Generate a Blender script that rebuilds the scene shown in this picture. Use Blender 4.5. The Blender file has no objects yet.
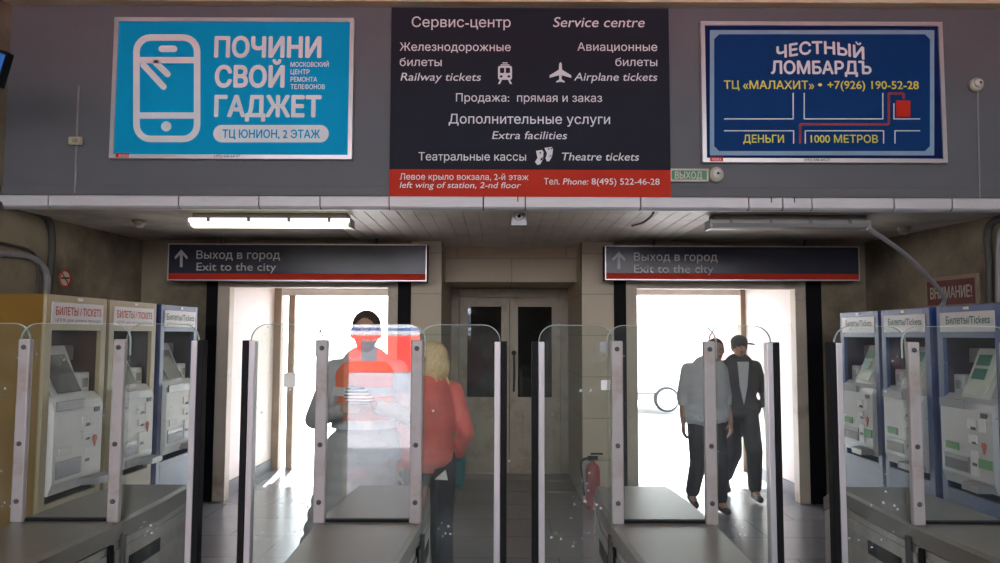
import bpy, bmesh, math, random
from mathutils import Vector, Matrix
from mathutils.geometry import tessellate_polygon
random.seed(7)
S = bpy.context.scene
COL = S.collection
R = math.radians
F = 750.0; H = 1.68
# ------------------------------------------------------------------ camera
cd = bpy.data.cameras.new('camera'); cam = bpy.data.objects.new('camera', cd); COL.objects.link(cam)
cd.sensor_width = 36; cd.lens = 27.0; cd.clip_end = 300; cd.clip_start = .02
CM = (Matrix.Rotation(R(90) + math.atan(53.5 / F), 4, 'X') @ Matrix.Rotation(R(0.2), 4, 'Z'))
cam.matrix_world = Matrix.Translation((0, 0, H)) @ CM
S.camera = cam
def at(px, py, Y):
    d = CM.to_3x3() @ Vector(((px - 500) / F, (281.5 - py) / F, -1))
    return Vector((0, 0, H)) + d * (Y / d.y)
# ------------------------------------------------------------------ materials
def mat(name, col, rough=.6, metal=0, spec=None, var=.08, scale=6, bump=0, bscale=None, emit=None, estr=0, stretch=None, dirt=None, dscale=2.0, dlo=.45, dhi=.65):
    m = bpy.data.materials.new(name); m.use_nodes = True; n = m.node_tree.nodes; l = m.node_tree.links
    b = n['Principled BSDF']; b.inputs['Roughness'].default_value = rough; b.inputs['Metallic'].default_value = metal
    if spec is None: spec = .5
    b.inputs['Specular IOR Level'].default_value = spec
    tc = n.new('ShaderNodeTexCoord'); mp = n.new('ShaderNodeMapping'); l.new(tc.outputs['Object'], mp.inputs[0])
    if stretch: mp.inputs['Scale'].default_value = stretch
    nz = n.new('ShaderNodeTexNoise'); nz.inputs['Scale'].default_value = scale; nz.inputs['Detail'].default_value = 5
    l.new(mp.outputs[0], nz.inputs['Vector'])
    rp = n.new('ShaderNodeValToRGB'); l.new(nz.outputs['Fac'], rp.inputs[0])
    rp.color_ramp.elements[0].position = .3; rp.color_ramp.elements[1].position = .7
    rp.color_ramp.elements[0].color = (*[c * (1 - var) for c in col], 1); rp.color_ramp.elements[1].color = (*[min(1, c * (1 + var)) for c in col], 1)
    out = rp.outputs[0]
    if dirt:
        n2 = n.new('ShaderNodeTexNoise'); n2.inputs['Scale'].default_value = dscale; n2.inputs['Detail'].default_value = 8; n2.inputs['Roughness'].default_value = .65
        l.new(tc.outputs['Object'], n2.inputs['Vector'])
        r2 = n.new('ShaderNodeValToRGB'); r2.color_ramp.elements[0].position = dlo; r2.color_ramp.elements[1].position = dhi; l.new(n2.outputs['Fac'], r2.inputs[0])
        mx = n.new('ShaderNodeMix'); mx.data_type = 'RGBA'; l.new(r2.outputs[0], mx.inputs['Factor']); l.new(out, mx.inputs[6]); mx.inputs[7].default_value = (*dirt, 1)
        out = mx.outputs[2]
    l.new(out, b.inputs['Base Color'])
    if bump:
        bp = n.new('ShaderNodeBump'); bp.inputs['Strength'].default_value = bump; bp.inputs['Distance'].default_value = .01
        nb = n.new('ShaderNodeTexNoise'); nb.inputs['Scale'].default_value = bscale or scale * 4; nb.inputs['Detail'].default_value = 6
        l.new(mp.outputs[0], nb.inputs['Vector']); l.new(nb.outputs['Fac'], bp.inputs['Height']); l.new(bp.outputs[0], b.inputs['Normal'])
    if emit: b.inputs['Emission Color'].default_value = (*emit, 1); b.inputs['Emission Strength'].default_value = estr
    return m
def tiles(name, col, mortar, w, h, rough=.5, axis='XY', mort=.01, var=.1, off=.5, bump=.3):
    m = mat(name, col, rough, var=var, scale=3); n = m.node_tree.nodes; l = m.node_tree.links; b = n['Principled BSDF']
    tc = n.new('ShaderNodeTexCoord'); sx = n.new('ShaderNodeSeparateXYZ'); cx = n.new('ShaderNodeCombineXYZ'); l.new(tc.outputs['Object'], sx.inputs[0])
    l.new(sx.outputs[axis[0]], cx.inputs[0]); l.new(sx.outputs[axis[1]], cx.inputs[1])
    br = n.new('ShaderNodeTexBrick'); br.offset = off; br.inputs['Scale'].default_value = 1; br.inputs['Brick Width'].default_value = w; br.inputs['Row Height'].default_value = h
    br.inputs['Mortar Size'].default_value = mort; br.inputs['Mortar Smooth'].default_value = .2
    br.inputs['Color1'].default_value = (*col, 1); br.inputs['Color2'].default_value = (*[c * (1 - var * 1.6) for c in col], 1); br.inputs['Mortar'].default_value = (*mortar, 1)
    l.new(cx.outputs[0], br.inputs['Vector'])
    old = b.inputs['Base Color'].links[0].from_socket
    mx = n.new('ShaderNodeMix'); mx.data_type = 'RGBA'; mx.inputs['Factor'].default_value = .65; l.new(old, mx.inputs[6]); l.new(br.outputs['Color'], mx.inputs[7])
    l.new(mx.outputs[2], b.inputs['Base Color'])
    bp = n.new('ShaderNodeBump'); bp.inputs['Strength'].default_value = bump; bp.inputs['Distance'].default_value = .004; bp.invert = True
    l.new(br.outputs['Fac'], bp.inputs['Height']); l.new(bp.outputs[0], b.inputs['Normal'])
    return m
def glass(name, ior=1.6, dust=.03, scratch=.5, tint=(.93, .97, .95), dcol=(.75, .76, .8)):
    m = bpy.data.materials.new(name); m.use_nodes = True; n = m.node_tree.nodes; l = m.node_tree.links; n.clear()
    o = n.new('ShaderNodeOutputMaterial'); tr = n.new('ShaderNodeBsdfTransparent'); tr.inputs[0].default_value = (*tint, 1)
    gl = n.new('ShaderNodeBsdfGlossy'); gl.inputs['Roughness'].default_value = .0; gl.inputs[0].default_value = (1, 1, 1, 1)
    fr = n.new('ShaderNodeFresnel'); ge = n.new('ShaderNodeNewGeometry'); mr = n.new('ShaderNodeMapRange')
    mr.inputs[3].default_value = ior; mr.inputs[4].default_value = 1 / ior; l.new(ge.outputs['Backfacing'], mr.inputs[0]); l.new(mr.outputs[0], fr.inputs[0])
    m1 = n.new('ShaderNodeMixShader'); l.new(fr.outputs[0], m1.inputs[0]); l.new(tr.outputs[0], m1.inputs[1]); l.new(gl.outputs[0], m1.inputs[2])
    df = n.new('ShaderNodeBsdfDiffuse'); df.inputs[0].default_value = (*dcol, 1)
    tc = n.new('ShaderNodeTexCoord'); nz = n.new('ShaderNodeTexNoise'); nz.inputs['Scale'].default_value = 9; nz.inputs['Detail'].default_value = 9; nz.inputs['Roughness'].default_value = .7
    l.new(tc.outputs['Object'], nz.inputs['Vector'])
    vo = n.new('ShaderNodeTexVoronoi'); vo.inputs['Scale'].default_value = 38; l.new(tc.outputs['Object'], vo.inputs['Vector'])
    r1 = n.new('ShaderNodeMapRange'); r1.inputs[1].default_value = .45; r1.inputs[2].default_value = .8; r1.inputs[3].default_value = dust; r1.inputs[4].default_value = dust * 5; l.new(nz.outputs['Fac'], r1.inputs[0])
    r2 = n.new('ShaderNodeMapRange'); r2.inputs[1].default_value = .10; r2.inputs[2].default_value = .26; r2.inputs[3].default_value = scratch; r2.inputs[4].default_value = 0; l.new(vo.outputs['Distance'], r2.inputs[0])
    r3 = n.new('ShaderNodeMapRange'); r3.inputs[1].default_value = .56; r3.inputs[2].default_value = .62; l.new(nz.outputs['Fac'], r3.inputs[0])
    mu = n.new('ShaderNodeMath'); mu.operation = 'MULTIPLY'; l.new(r2.outputs[0], mu.inputs[0]); l.new(r3.outputs[0], mu.inputs[1])
    mxx = n.new('ShaderNodeMath'); mxx.operation = 'MAXIMUM'; l.new(r1.outputs[0], mxx.inputs[0]); l.new(mu.outputs[0], mxx.inputs[1])
    m2 = n.new('ShaderNodeMixShader'); l.new(mxx.outputs[0], m2.inputs[0]); l.new(m1.outputs[0], m2.inputs[1]); l.new(df.outputs[0], m2.inputs[2])
    l.new(m2.outputs[0], o.inputs[0]); return m
M = {}
M['board'] = mat('grey painted panel', (.128, .132, .146), .6, spec=.2, var=.05, scale=2, bump=.05, bscale=60)
M['wall'] = mat('stained plaster', (.27, .23, .155), .85, var=.12, scale=1.5, bump=.25, bscale=14, dirt=(.12, .10, .065), dscale=1.2)
M['stone'] = tiles('beige stone cladding', (.54, .47, .35), (.24, .21, .17), 1.2, .42, .55, 'XZ', .006, .08)
M['vest'] = tiles('pale vestibule tile', (.66, .60, .57), (.5, .46, .44), .6, .6, .5, 'YZ', .004, .05)
M['plank'] = None
M['hallceil'] = mat('cream ceiling', (.62, .55, .38), .8, var=.06, scale=2)
M['fascia'] = mat('glazed fascia tile', (.60, .60, .63), .35, var=.05, scale=8, stretch=(1, 1, 12), bump=.12, bscale=20)
M['groove'] = mat('dark groove', (.05, .045, .045), .8)
M['floor'] = tiles('worn floor slabs', (.24, .24, .25), (.07, .07, .07), .9, .6, .24, 'XY', .008, .12)
M['pave'] = mat('concrete', (.42, .41, .40), .9, var=.1, scale=3)
M['plat'] = mat('platform asphalt pale', (.50, .47, .49), .85, var=.06, scale=2)
M['steel'] = mat('brushed steel', (.42, .40, .37), .33, .85, var=.1, scale=3, stretch=(1, 30, 30), bump=.03, bscale=30, dirt=(.30, .28, .24), dscale=3)
M['darksteel'] = mat('brushed steel lid', (.12, .105, .08), .32, .2, var=.12, scale=2.5, bump=.04, bscale=60, dirt=(.13, .12, .10), dscale=2.5)
M['darksteel'].node_tree.nodes['Principled BSDF'].inputs['Coat Weight'].default_value = .28; M['darksteel'].node_tree.nodes['Principled BSDF'].inputs['Coat Roughness'].default_value = .2
M['pillar'] = mat('satin post', (.34, .315, .31), .5, .15, var=.1, scale=5, dirt=(.22, .17, .14), dscale=5, dlo=.5, dhi=.72)
M['alu'] = mat('silver aluminium', (.66, .64, .66), .3, .5, var=.04)
M['rubber'] = mat('black rubber', (.008, .008, .009), .6, spec=.12)
M['black'] = mat('black paint', (.006, .006, .007), .6, spec=.1)
M['frame'] = mat('beige painted frame', (.46, .40, .31), .5, var=.08, scale=4, dirt=(.2, .17, .13), dscale=3, dlo=.55, dhi=.75)
M['dfrm'] = mat('cream door paint', (.46, .41, .32), .5, var=.06, scale=3, dirt=(.28, .24, .18), dscale=4, dlo=.5, dhi=.75)
M['brown'] = mat('brown door post', (.28, .20, .14), .5, var=.15, scale=5)
M['glass'] = glass('scratched toughened glass', 1.62, .010, .6)
M['glassedge'] = mat('glass edge', (.36, .42, .40), .25, var=.05)
M['pane'] = glass('door pane', 1.5, .01, .1, (.30, .32, .34))
M['blueposter'] = mat('cyan print', (.0, .33, .60), .7, spec=.12, var=.03)
M['posterwhite'] = mat('white print', (.80, .81, .84), .7, spec=.12, var=.02)
M['navy'] = mat('navy print', (.004, .04, .16), .7, spec=.12, var=.05)
M['navydark'] = mat('dark navy print', (.003, .015, .09), .7, spec=.12, var=.05)
M['paleblue'] = mat('pale blue print', (.25, .38, .52), .7, spec=.12, var=.03)
M['yellow'] = mat('yellow print', (.75, .68, .10), .7, spec=.12, var=.02)
M['redprint'] = mat('red print', (.55, .03, .015), .7, spec=.12, var=.03)
M['signmaroon'] = mat('dark red sign', (.13, .012, .012), .5)
M['maroon'] = mat('dark red dash', (.32, .03, .04), .5, var=.05)
M['signdark'] = mat('charcoal print', (.020, .021, .032), .7, spec=.12, var=.05)
M['signred'] = mat('sign red', (.50, .035, .018), .7, spec=.12, var=.04)
M['lightbox'] = mat('lightbox charcoal acrylic', (.035, .038, .058), .22, spec=.35, var=.03)
M['lbwhite'] = mat('lightbox lettering', (.50, .50, .48), .4, var=.02)
M['tan'] = mat('tan painted cabinet', (.20, .115, .022), .5, spec=.2, var=.08, scale=3)
M['cream'] = mat('cream front panel', (.42, .35, .21), .45, var=.05)
M['mblue'] = mat('blue machine paint', (.055, .10, .26), .4, var=.06)
M['mdblue'] = mat('deep blue machine paint', (.02, .06, .25), .4, var=.06)
M['mgrey'] = mat('machine grey panel', (.56, .56, .58), .42, .2, var=.05, scale=3)
M['mlight'] = mat('machine light panel', (.80, .80, .80), .45, var=.04)
M['mshelf'] = mat('machine shelf grey', (.30, .30, .31), .4, .3)
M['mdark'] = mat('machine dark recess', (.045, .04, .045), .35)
M['screen'] = mat('machine screen', (.50, .52, .47), .18, var=.1, scale=4, emit=(.55, .6, .5), estr=.12)
M['screenoff'] = mat('unlit machine screen', (.20, .21, .20), .15, var=.2, scale=5)
M['scrgreen'] = mat('screen green tile', (.05, .22, .17), .3)
M['green'] = mat('green sticker', (.12, .38, .13), .5)
M['exitgreen'] = mat('exit sign green', (.02, .20, .10), .4)
M['white'] = mat('white plastic', (.68, .67, .66), .4, var=.03)
M['offwhite'] = mat('aged plastic', (.50, .47, .38), .5, var=.08)
M['pin'] = mat('orange red mark', (.60, .10, .05), .5)
M['textred'] = mat('red lettering', (.50, .02, .02), .5)
M['textgreen'] = mat('green lettering', (.02, .16, .10), .5)
M['ink'] = mat('dark ink', (.03, .03, .05), .5)
M['lampoff'] = mat('unlit diffuser', (.28, .28, .27), .35, var=.05)
M['lampon'] = mat('lit diffuser', (.9, .88, .8), .4, emit=(1, .97, .78), estr=1.6)
M['lamphouse'] = mat('lamp housing', (.20, .19, .17), .5)
M['cable'] = mat('dark conduit', (.05, .05, .045), .6)
M['greycable'] = mat('grey conduit', (.26, .26, .27), .5)
M['extred'] = mat('extinguisher red', (.30, .015, .015), .3)
M['skin'] = mat('skin', (.42, .23, .16), .55, var=.05)
M['darkskin'] = mat('tanned skin', (.34, .19, .13), .55, var=.05)
M['blonde'] = mat('blonde hair', (.72, .54, .28), .6, var=.25, scale=20, stretch=(6, 6, 1), bump=.5, bscale=40)
M['darkhair'] = mat('dark brown hair', (.035, .02, .014), .6, var=.2, scale=30, bump=.3)
M['coral'] = mat('coral fabric', (.80, .17, .14), .8, var=.12, scale=5, bump=.35, bscale=9)
M['navytrs'] = mat('dark trousers', (.022, .026, .035), .8, var=.15, bump=.3, bscale=10)
M['jacket'] = mat('charcoal jacket', (.03, .033, .04), .7, var=.2, bump=.3, bscale=10)
M['shirt'] = mat('pale shirt', (.52, .53, .56), .8, var=.06, bump=.2, bscale=10)
M['greyshirt'] = mat('grey workwear', (.34, .33, .34), .8, var=.1, bump=.3, bscale=10)
M['vestor'] = mat('orange safety vest', (.75, .13, .04), .7, var=.08)
M['silver'] = mat('reflective tape', (.6, .6, .62), .35, .3)
M['cap'] = mat('grey cap', (.05, .05, .055), .8)
M['shoe'] = mat('dark shoe', (.03, .028, .028), .45)
M['teal'] = mat('teal fabric', (.01, .13, .15), .7, var=.15)
M['paper'] = mat('paper', (.75, .75, .73), .8, var=.02)
M['trred'] = mat('train red', (.80, .045, .03), .4, var=.04)
M['trgrey'] = mat('train grey', (.35, .37, .43), .5, var=.05)
M['trwhite'] = mat('train white', (.75, .77, .80), .4, var=.03)
M['trwin'] = mat('train window', (.10, .11, .14), .2)
M['kiosk'] = mat('pale kiosk', (.70, .66, .66), .6, var=.03)
M['tyre'] = mat('tyre', (.03, .03, .03), .8)
# plank ceiling
def plankmat():
    m = mat('ceiling planks', (.66, .60, .54), .5, var=.1, scale=1.5, dirt=(.50, .44, .37), dscale=1.6); n = m.node_tree.nodes; l = m.node_tree.links; b = n['Principled BSDF']
    return m
M['plank'] = plankmat()
M['ceilplain'] = mat('painted soffit', (.46, .43, .37), .7, var=.1, scale=1.2, dirt=(.25, .22, .17), dscale=1.3)
# ------------------------------------------------------------------ mesh builder
class MB:
    def __init__(s): s.bm = bmesh.new()
    def box(s, x0, x1, y0, y1, z0, z1, bev=0, rot=None, seg=2):
        v = [s.bm.verts.new((x, y, z)) for x in sorted((x0, x1)) for y in sorted((y0, y1)) for z in sorted((z0, z1))]
        fs = [s.bm.faces.new([v[i] for i in q]) for q in ((0, 1, 3, 2), (4, 6, 7, 5), (0, 4, 5, 1), (2, 3, 7, 6), (0, 2, 6, 4), (1, 5, 7, 3))]
        if bev:
            es = {e for f in fs for e in f.edges}
            r = bmesh.ops.bevel(s.bm, geom=list(es), offset=bev, segments=seg, affect='EDGES', profile=.5)
        if rot:
            vs = set(v) & set(s.bm.verts) if not bev else set(r['verts']) | {q for q in v if q.is_valid}
            bmesh.ops.transform(s.bm, matrix=rot, verts=list(vs))
        return s
    def prism(s, poly, a0, a1, plane='XZ'):
        # poly in plane coordinates, extruded along the remaining axis
        def P(u, w, a):
            return {'XZ': (u, a, w), 'XY': (u, w, a), 'YZ': (a, u, w)}[plane]
        A = [s.bm.verts.new(P(u, w, a0)) for u, w in poly]; B = [s.bm.verts.new(P(u, w, a1)) for u, w in poly]
        s.bm.faces.new(A); s.bm.faces.new(B[::-1]); k = len(poly)
        for i in range(k): s.bm.faces.new((A[i], B[i], B[(i + 1) % k], A[(i + 1) % k]))
        return s
    def ring(s, outer, inner, a0, a1, plane='XZ'):
        def P(u, w, a): return {'XZ': (u, a, w), 'XY': (u, w, a), 'YZ': (a, u, w)}[plane]
        k = len(outer); L = [[s.bm.verts.new(P(u, w, a)) for u, w in pl] for pl in (outer, inner) for a in (a0, a1)]
        o0, o1, i0, i1 = L
        for i in range(k):
            j = (i + 1) % k
            for q in ((o0[i], o0[j], i0[j], i0[i]), (o1[i], i1[i], i1[j], o1[j]), (o0[i], o1[i], o1[j], o0[j]), (i0[i], i0[j], i1[j], i1[i])): s.bm.faces.new(q)
        return s
    def lathe(s, base, axis, prof, seg=20):
        axis = Vector(axis).normalized(); q = Vector((0, 0, 1)).rotation_difference(axis).to_matrix(); base = Vector(base); rings = []
        for r, h in prof:
            rings.append([s.bm.verts.new(base + q @ Vector((r * math.cos(2 * math.pi * i / seg), r * math.sin(2 * math.pi * i / seg), h))) for i in range(seg)])
        for a, b in zip(rings, rings[1:]):
            for i in range(seg): s.bm.faces.new((a[i], a[(i + 1) % seg], b[(i + 1) % seg], b[i]))
        s.bm.faces.new(rings[0][::-1]); s.bm.faces.new(rings[-1]); return s
    def cyl(s, p0, p1, r0, r1=None, seg=16):
        p0 = Vector(p0); p1 = Vector(p1); return s.lathe(p0, p1 - p0, [(r0, 0), (r0 if r1 is None else r1, (p1 - p0).length)], seg)
    def cap(s, p0, p1, r0, r1=None, seg=14):
        r1 = r0 if r1 is None else r1; p0 = Vector(p0); p1 = Vector(p1); L = (p1 - p0).length
        pr = [(max(1e-4, r0 * math.cos(a)), r0 * math.sin(a)) for a in [R(-88), R(-60), R(-30), 0]] + [(max(1e-4, r1 * math.cos(a)), L + r1 * math.sin(a)) for a in [0, R(30), R(60), R(88)]]
        return s.lathe(p0, p1 - p0 if L > 1e-6 else (0, 0, 1), pr, seg)
    def ell(s, c, r, rot=None, seg=20):
        mt = Matrix.Translation(c) @ (rot or Matrix()) @ Matrix.Diagonal((*r, 1))
        bmesh.ops.create_uvsphere(s.bm, u_segments=seg, v_segments=seg // 2 + 2, radius=1, matrix=mt); return s
    def tube(s, pts, r, seg=8):
        pts = [Vector(p) for p in pts]
        # smooth with catmull
        P = [pts[0]] + pts + [pts[-1]]; out = []
        for i in range(1, len(P) - 2):
            for t in [k / 6 for k in range(6)]:
                a, b, c, d = P[i - 1:i + 3]
                out.append(.5 * ((2 * b) + (c - a) * t + (2 * a - 5 * b + 4 * c - d) * t * t + (-a + 3 * b - 3 * c + d) * t ** 3))
        out.append(pts[-1]); rings = []
        for i, p in enumerate(out):
            d = (out[min(i + 1, len(out) - 1)] - out[max(i - 1, 0)]).normalized(); q = Vector((0, 0, 1)).rotation_difference(d).to_matrix()
            rings.append([s.bm.verts.new(p + q @ Vector((r * math.cos(2 * math.pi * k / seg), r * math.sin(2 * math.pi * k / seg), 0))) for k in range(seg)])
        for a, b in zip(rings, rings[1:]):
            off = min(range(seg), key=lambda o: (a[0].co - b[o].co).length)
            for i in range(seg): s.bm.faces.new((a[i], a[(i + 1) % seg], b[(i + 1 + off) % seg], b[(i + off) % seg]))
        s.bm.faces.new(rings[0][::-1]); s.bm.faces.new(rings[-1]); return s
    def build(s, name, m, parent=None, smooth=False, origin=None):
        bmesh.ops.recalc_face_normals(s.bm, faces=s.bm.faces)
        o = worldpos(parent)
        if parent is None:
            if origin is None:
                c = [v.co for v in s.bm.verts]; o = Vector(((min(v.x for v in c) + max(v.x for v in c)) / 2, (min(v.y for v in c) + max(v.y for v in c)) / 2, min(v.z for v in c)))
            else: o = Vector(origin)
        bmesh.ops.translate(s.bm, vec=-o, verts=s.bm.verts)
        me = bpy.data.meshes.new(name); s.bm.to_mesh(me); s.bm.free()
        if smooth:
            for p in me.polygons: p.use_smooth = True
        me.materials.append(m if not isinstance(m, str) else M[m])
        ob = bpy.data.objects.new(name, me); COL.objects.link(ob)
        if parent: ob.parent = parent
        else: ob.location = o
        return ob
def worldpos(p):
    v = Vector((0, 0, 0))
    while p: v += p.location; p = p.parent
    return v
def tag(o, label=None, cat=None, group=None, kind=None):
    if label: o['label'] = label
    if cat: o['category'] = cat
    if group: o['group'] = group
    if kind: o['kind'] = kind
    return o
def thing(name, loc, label, cat, group=None):
    o = bpy.data.objects.new(name, None); o.empty_display_size = .1; COL.objects.link(o); o.location = loc; return tag(o, label, cat, group)
def struct(name, mb, m): return tag(mb.build(name, m), kind='structure')
def copy_tree(o, parent=None):
    c = o.copy(); COL.objects.link(c); c.parent = parent
    for ch in list(o.children): copy_tree(ch, c)
    return c
# text meshes
_tc = {}
def textmesh(s, bold=0):
    # outlines of the glyphs, each outer contour filled with its own holes (glyph parts may overlap)
    if s in _tc: return _tc[s]
    cu = bpy.data.curves.new('t', 'FONT'); cu.body = s; cu.size = 1; cu.resolution_u = 3; cu.fill_mode = 'NONE' if False else 'BOTH'
    cu.dimensions = '3D'
    ob = bpy.data.objects.new('t', cu); COL.objects.link(ob); bpy.context.view_layer.update()
    cv = ob.to_curve(bpy.context.evaluated_depsgraph_get(), apply_modifiers=False); cons = []
    for sp in cv.splines:
        pts = []
        if sp.type == 'BEZIER':
            bp = sp.bezier_points; n_ = len(bp)
            for i in range(n_):
                p0, p1 = bp[i], bp[(i + 1) % n_]; A, B, C_, D_ = p0.co, p0.handle_right, p1.handle_left, p1.co
                straight = abs((B - A).cross(D_ - A).z) + abs((C_ - A).cross(D_ - A).z) < 1e-6
                for q in ([0] if straight else [0, 1, 2, 3]):
                    t = q / 4; v = A * (1 - t) ** 3 + B * 3 * t * (1 - t) ** 2 + C_ * 3 * t * t * (1 - t) + D_ * t ** 3; pts.append((v.x, v.y))
        else: pts = [(p.co.x, p.co.y) for p in sp.points]
        if len(pts) > 2: cons.append(pts)
    ob.to_curve_clear(); bpy.data.objects.remove(ob)
    ar = lambda p: sum(p[i][0] * p[(i + 1) % len(p)][1] - p[(i + 1) % len(p)][0] * p[i][1] for i in range(len(p))) / 2
    def inside(pt_, p):
        c = False
        for i in range(len(p)):
            (x1, y1), (x2, y2) = p[i], p[(i + 1) % len(p)]
            if (y1 > pt_[1]) != (y2 > pt_[1]) and pt_[0] < (x2 - x1) * (pt_[1] - y1) / (y2 - y1) + x1: c = not c
        return c
    def split(p):
        n_ = len(p)
        for i in range(n_):
            a, b = p[i], p[(i + 1) % n_]
            for j in range(i + 2, n_):
                if i == 0 and j == n_ - 1: continue
                c, d = p[j], p[(j + 1) % n_]
                rx, ry, sx_, sy_ = b[0] - a[0], b[1] - a[1], d[0] - c[0], d[1] - c[1]; den = rx * sy_ - ry * sx_
                if abs(den) < 1e-12: continue
                t = ((c[0] - a[0]) * sy_ - (c[1] - a[1]) * sx_) / den; u = ((c[0] - a[0]) * ry - (c[1] - a[1]) * rx) / den
                if 1e-6 < t < 1 - 1e-6 and 1e-6 < u < 1 - 1e-6:
                    P_ = (a[0] + rx * t, a[1] + ry * t); return split([P_] + p[i + 1:j + 1]) + split(p[:i + 1] + [P_] + p[j + 1:])
        return [p] if abs(ar(p)) > 1e-6 else []
    cons = [q for p in cons for q in split(p)]; outs = []; holes = []
    for p in cons:
        con = [q for q in cons if q is not p and abs(ar(q)) > abs(ar(p)) and inside(((p[0][0] + p[1][0]) / 2, (p[0][1] + p[1][1]) / 2), q) and inside(p[len(p) // 2], q)]
        if con and ar(min(con, key=lambda q: abs(ar(q)))) * ar(p) < 0: holes.append(p)
        else: outs.append(p)
    vs = []; fs = []
    for o in outs:
        loops = [o] + [h for h in holes if abs(ar(h)) < abs(ar(o)) and (inside(h[len(h) // 2], o) or inside(((h[0][0] + h[1][0]) / 2, (h[0][1] + h[1][1]) / 2), o))]; base = len(vs)
        flat_ = [q for lp in loops for q in lp]
        tri = tessellate_polygon([[Vector((x, y, 0)) for x, y in lp] for lp in loops])
        vs += [(x, y, 0) for x, y in flat_]; fs += [tuple(base + i for i in t) for t in tri]
    _tc[s] = (vs, fs); return _tc[s]
CAPH = max(v[1] for v in textmesh('Н')[0])
def text(parent, s, p_left, p_right, cap, m, name='lettering', shear=0, bold=0, nrm=None, up=(0, 0, 1), arch=0, th=.002):
    """lettering whose glyph extent runs p_left -> p_right along the baseline with cap height cap"""
    vs, fs = textmesh(s, 0); x0 = min(v[0] for v in vs); x1 = max(v[0] for v in vs)
    pl = Vector(p_left); pr = Vector(p_right); ux = (pr - pl); W = ux.length; ux.normalize(); up = Vector(up); nn = ux.cross(up).normalized()
    kx = W / (x1 - x0); kz = cap / CAPH; mb = MB(); V = []
    bb = bold * cap / CAPH; nb = 8 if bold > .03 else 4; offs = [(0, 0)] + ([(bb * math.cos(2 * math.pi * q / nb), bb * math.sin(2 * math.pi * q / nb)) for q in range(nb)] if bold > 0 else [])
    for oi, (ox, oz) in enumerate(offs):
        V = []
        for v in vs:
            x = (v[0] - x0) * kx + ox; z = v[1] * kz + oz
            if arch:
                t = (x / W - .5) * 2; z = z - arch * t * t
            V.append(mb.bm.verts.new(pl + ux * (x + shear * z) + up * z + nn * (th + oi * .00008)))
        for f in fs:
            try: mb.bm.faces.new([V[i] for i in f])
            except ValueError: pass
    o = worldpos(parent); bmesh.ops.translate(mb.bm, vec=-o, verts=mb.bm.verts)
    me = bpy.data.meshes.new(name); mb.bm.to_mesh(me); mb.bm.free(); me.materials.append(M[m]); ob = bpy.data.objects.new(name, me); COL.objects.link(ob); ob.parent = parent; return ob
def rrect(x0, x1, z0, z1, r, seg=6, corners=(1, 1, 1, 1)):
    out = []
    for (cx, cz, a0, on) in ((x1 - r, z1 - r, 0, corners[1]), (x0 + r, z1 - r, 90, corners[0]), (x0 + r, z0 + r, 180, corners[2]), (x1 - r, z0 + r, 270, corners[3])):
        if on: out += [(cx + r * math.cos(R(a0 + 90 * k / seg)), cz + r * math.sin(R(a0 + 90 * k / seg))) for k in range(seg + 1)]
        else: out.append((cx + (r if a0 in (0, 270) else -r), cz + (r if a0 in (0, 90) else -r)))
    return out
def edge_strip(x0, x1, zt, zb, y0, y1, r, parent):
    # polished top edge of a glass panel: over both rounded corners and a little way down the sides
    def pts(g): return [(x1 + g, zb)] + rrect(x0 - g, x1 + g, zb - .3, zt + g, r, 8, (1, 1, 0, 0))[:18] + [(x0 - g, zb)]
    o_, i_ = pts(.0012), pts(-.0008); mb = MB(); L = [[mb.bm.verts.new((u, y, w)) for u, w in p] for p in (o_, i_) for y in (y0, y1)]; a, b, c, d = L
    for i in range(len(o_) - 1):
        for q in ((a[i], a[i + 1], c[i + 1], c[i]), (b[i], d[i], d[i + 1], b[i + 1]), (a[i], b[i], b[i + 1], a[i + 1]), (c[i], c[i + 1], d[i + 1], d[i])): mb.bm.faces.new(q)
    for i in (0, -1): mb.bm.faces.new((a[i], b[i], d[i], c[i]))
    return mb.build('glass_edge', 'glassedge', parent)
# ------------------------------------------------------------------ setting
YB = 7.68; ZC = 2.643; YF = 5.69; YV = 9.5; k = YB / 750
X = lambda px, Y=YB: (px - 500) * Y / 750
def Z(py, Y): return at(500, py, Y).z
mb = MB(); mb.box(-6, 6, -4, YV + .1, -.3, 0); struct('floor', mb, 'floor')
mb = MB(); mb.box(-30, 30, YV + .1, 60, -.3, -.02); struct('pavement', mb, 'pave')
mb = MB(); mb.box(-40, 40, -16.1, -4, -.3, 0); struct('platform', mb, 'plat')
mb = MB(); mb.prism([(-4.36, -2.2), (-3.68, YB + .02), (-3.68, YB + .3), (-4.66, YB + .3), (-4.66, -2.2)], 0, 4.3, 'XY'); struct('wall_left', mb, 'wall')
mb = MB(); mb.prism([(4.95, -2.2), (3.75, YB + .02), (3.75, YB + .3), (5.25, YB + .3), (5.25, -2.2)], 0, 4.3, 'XY'); struct('wall_right', mb, 'wall')
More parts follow.
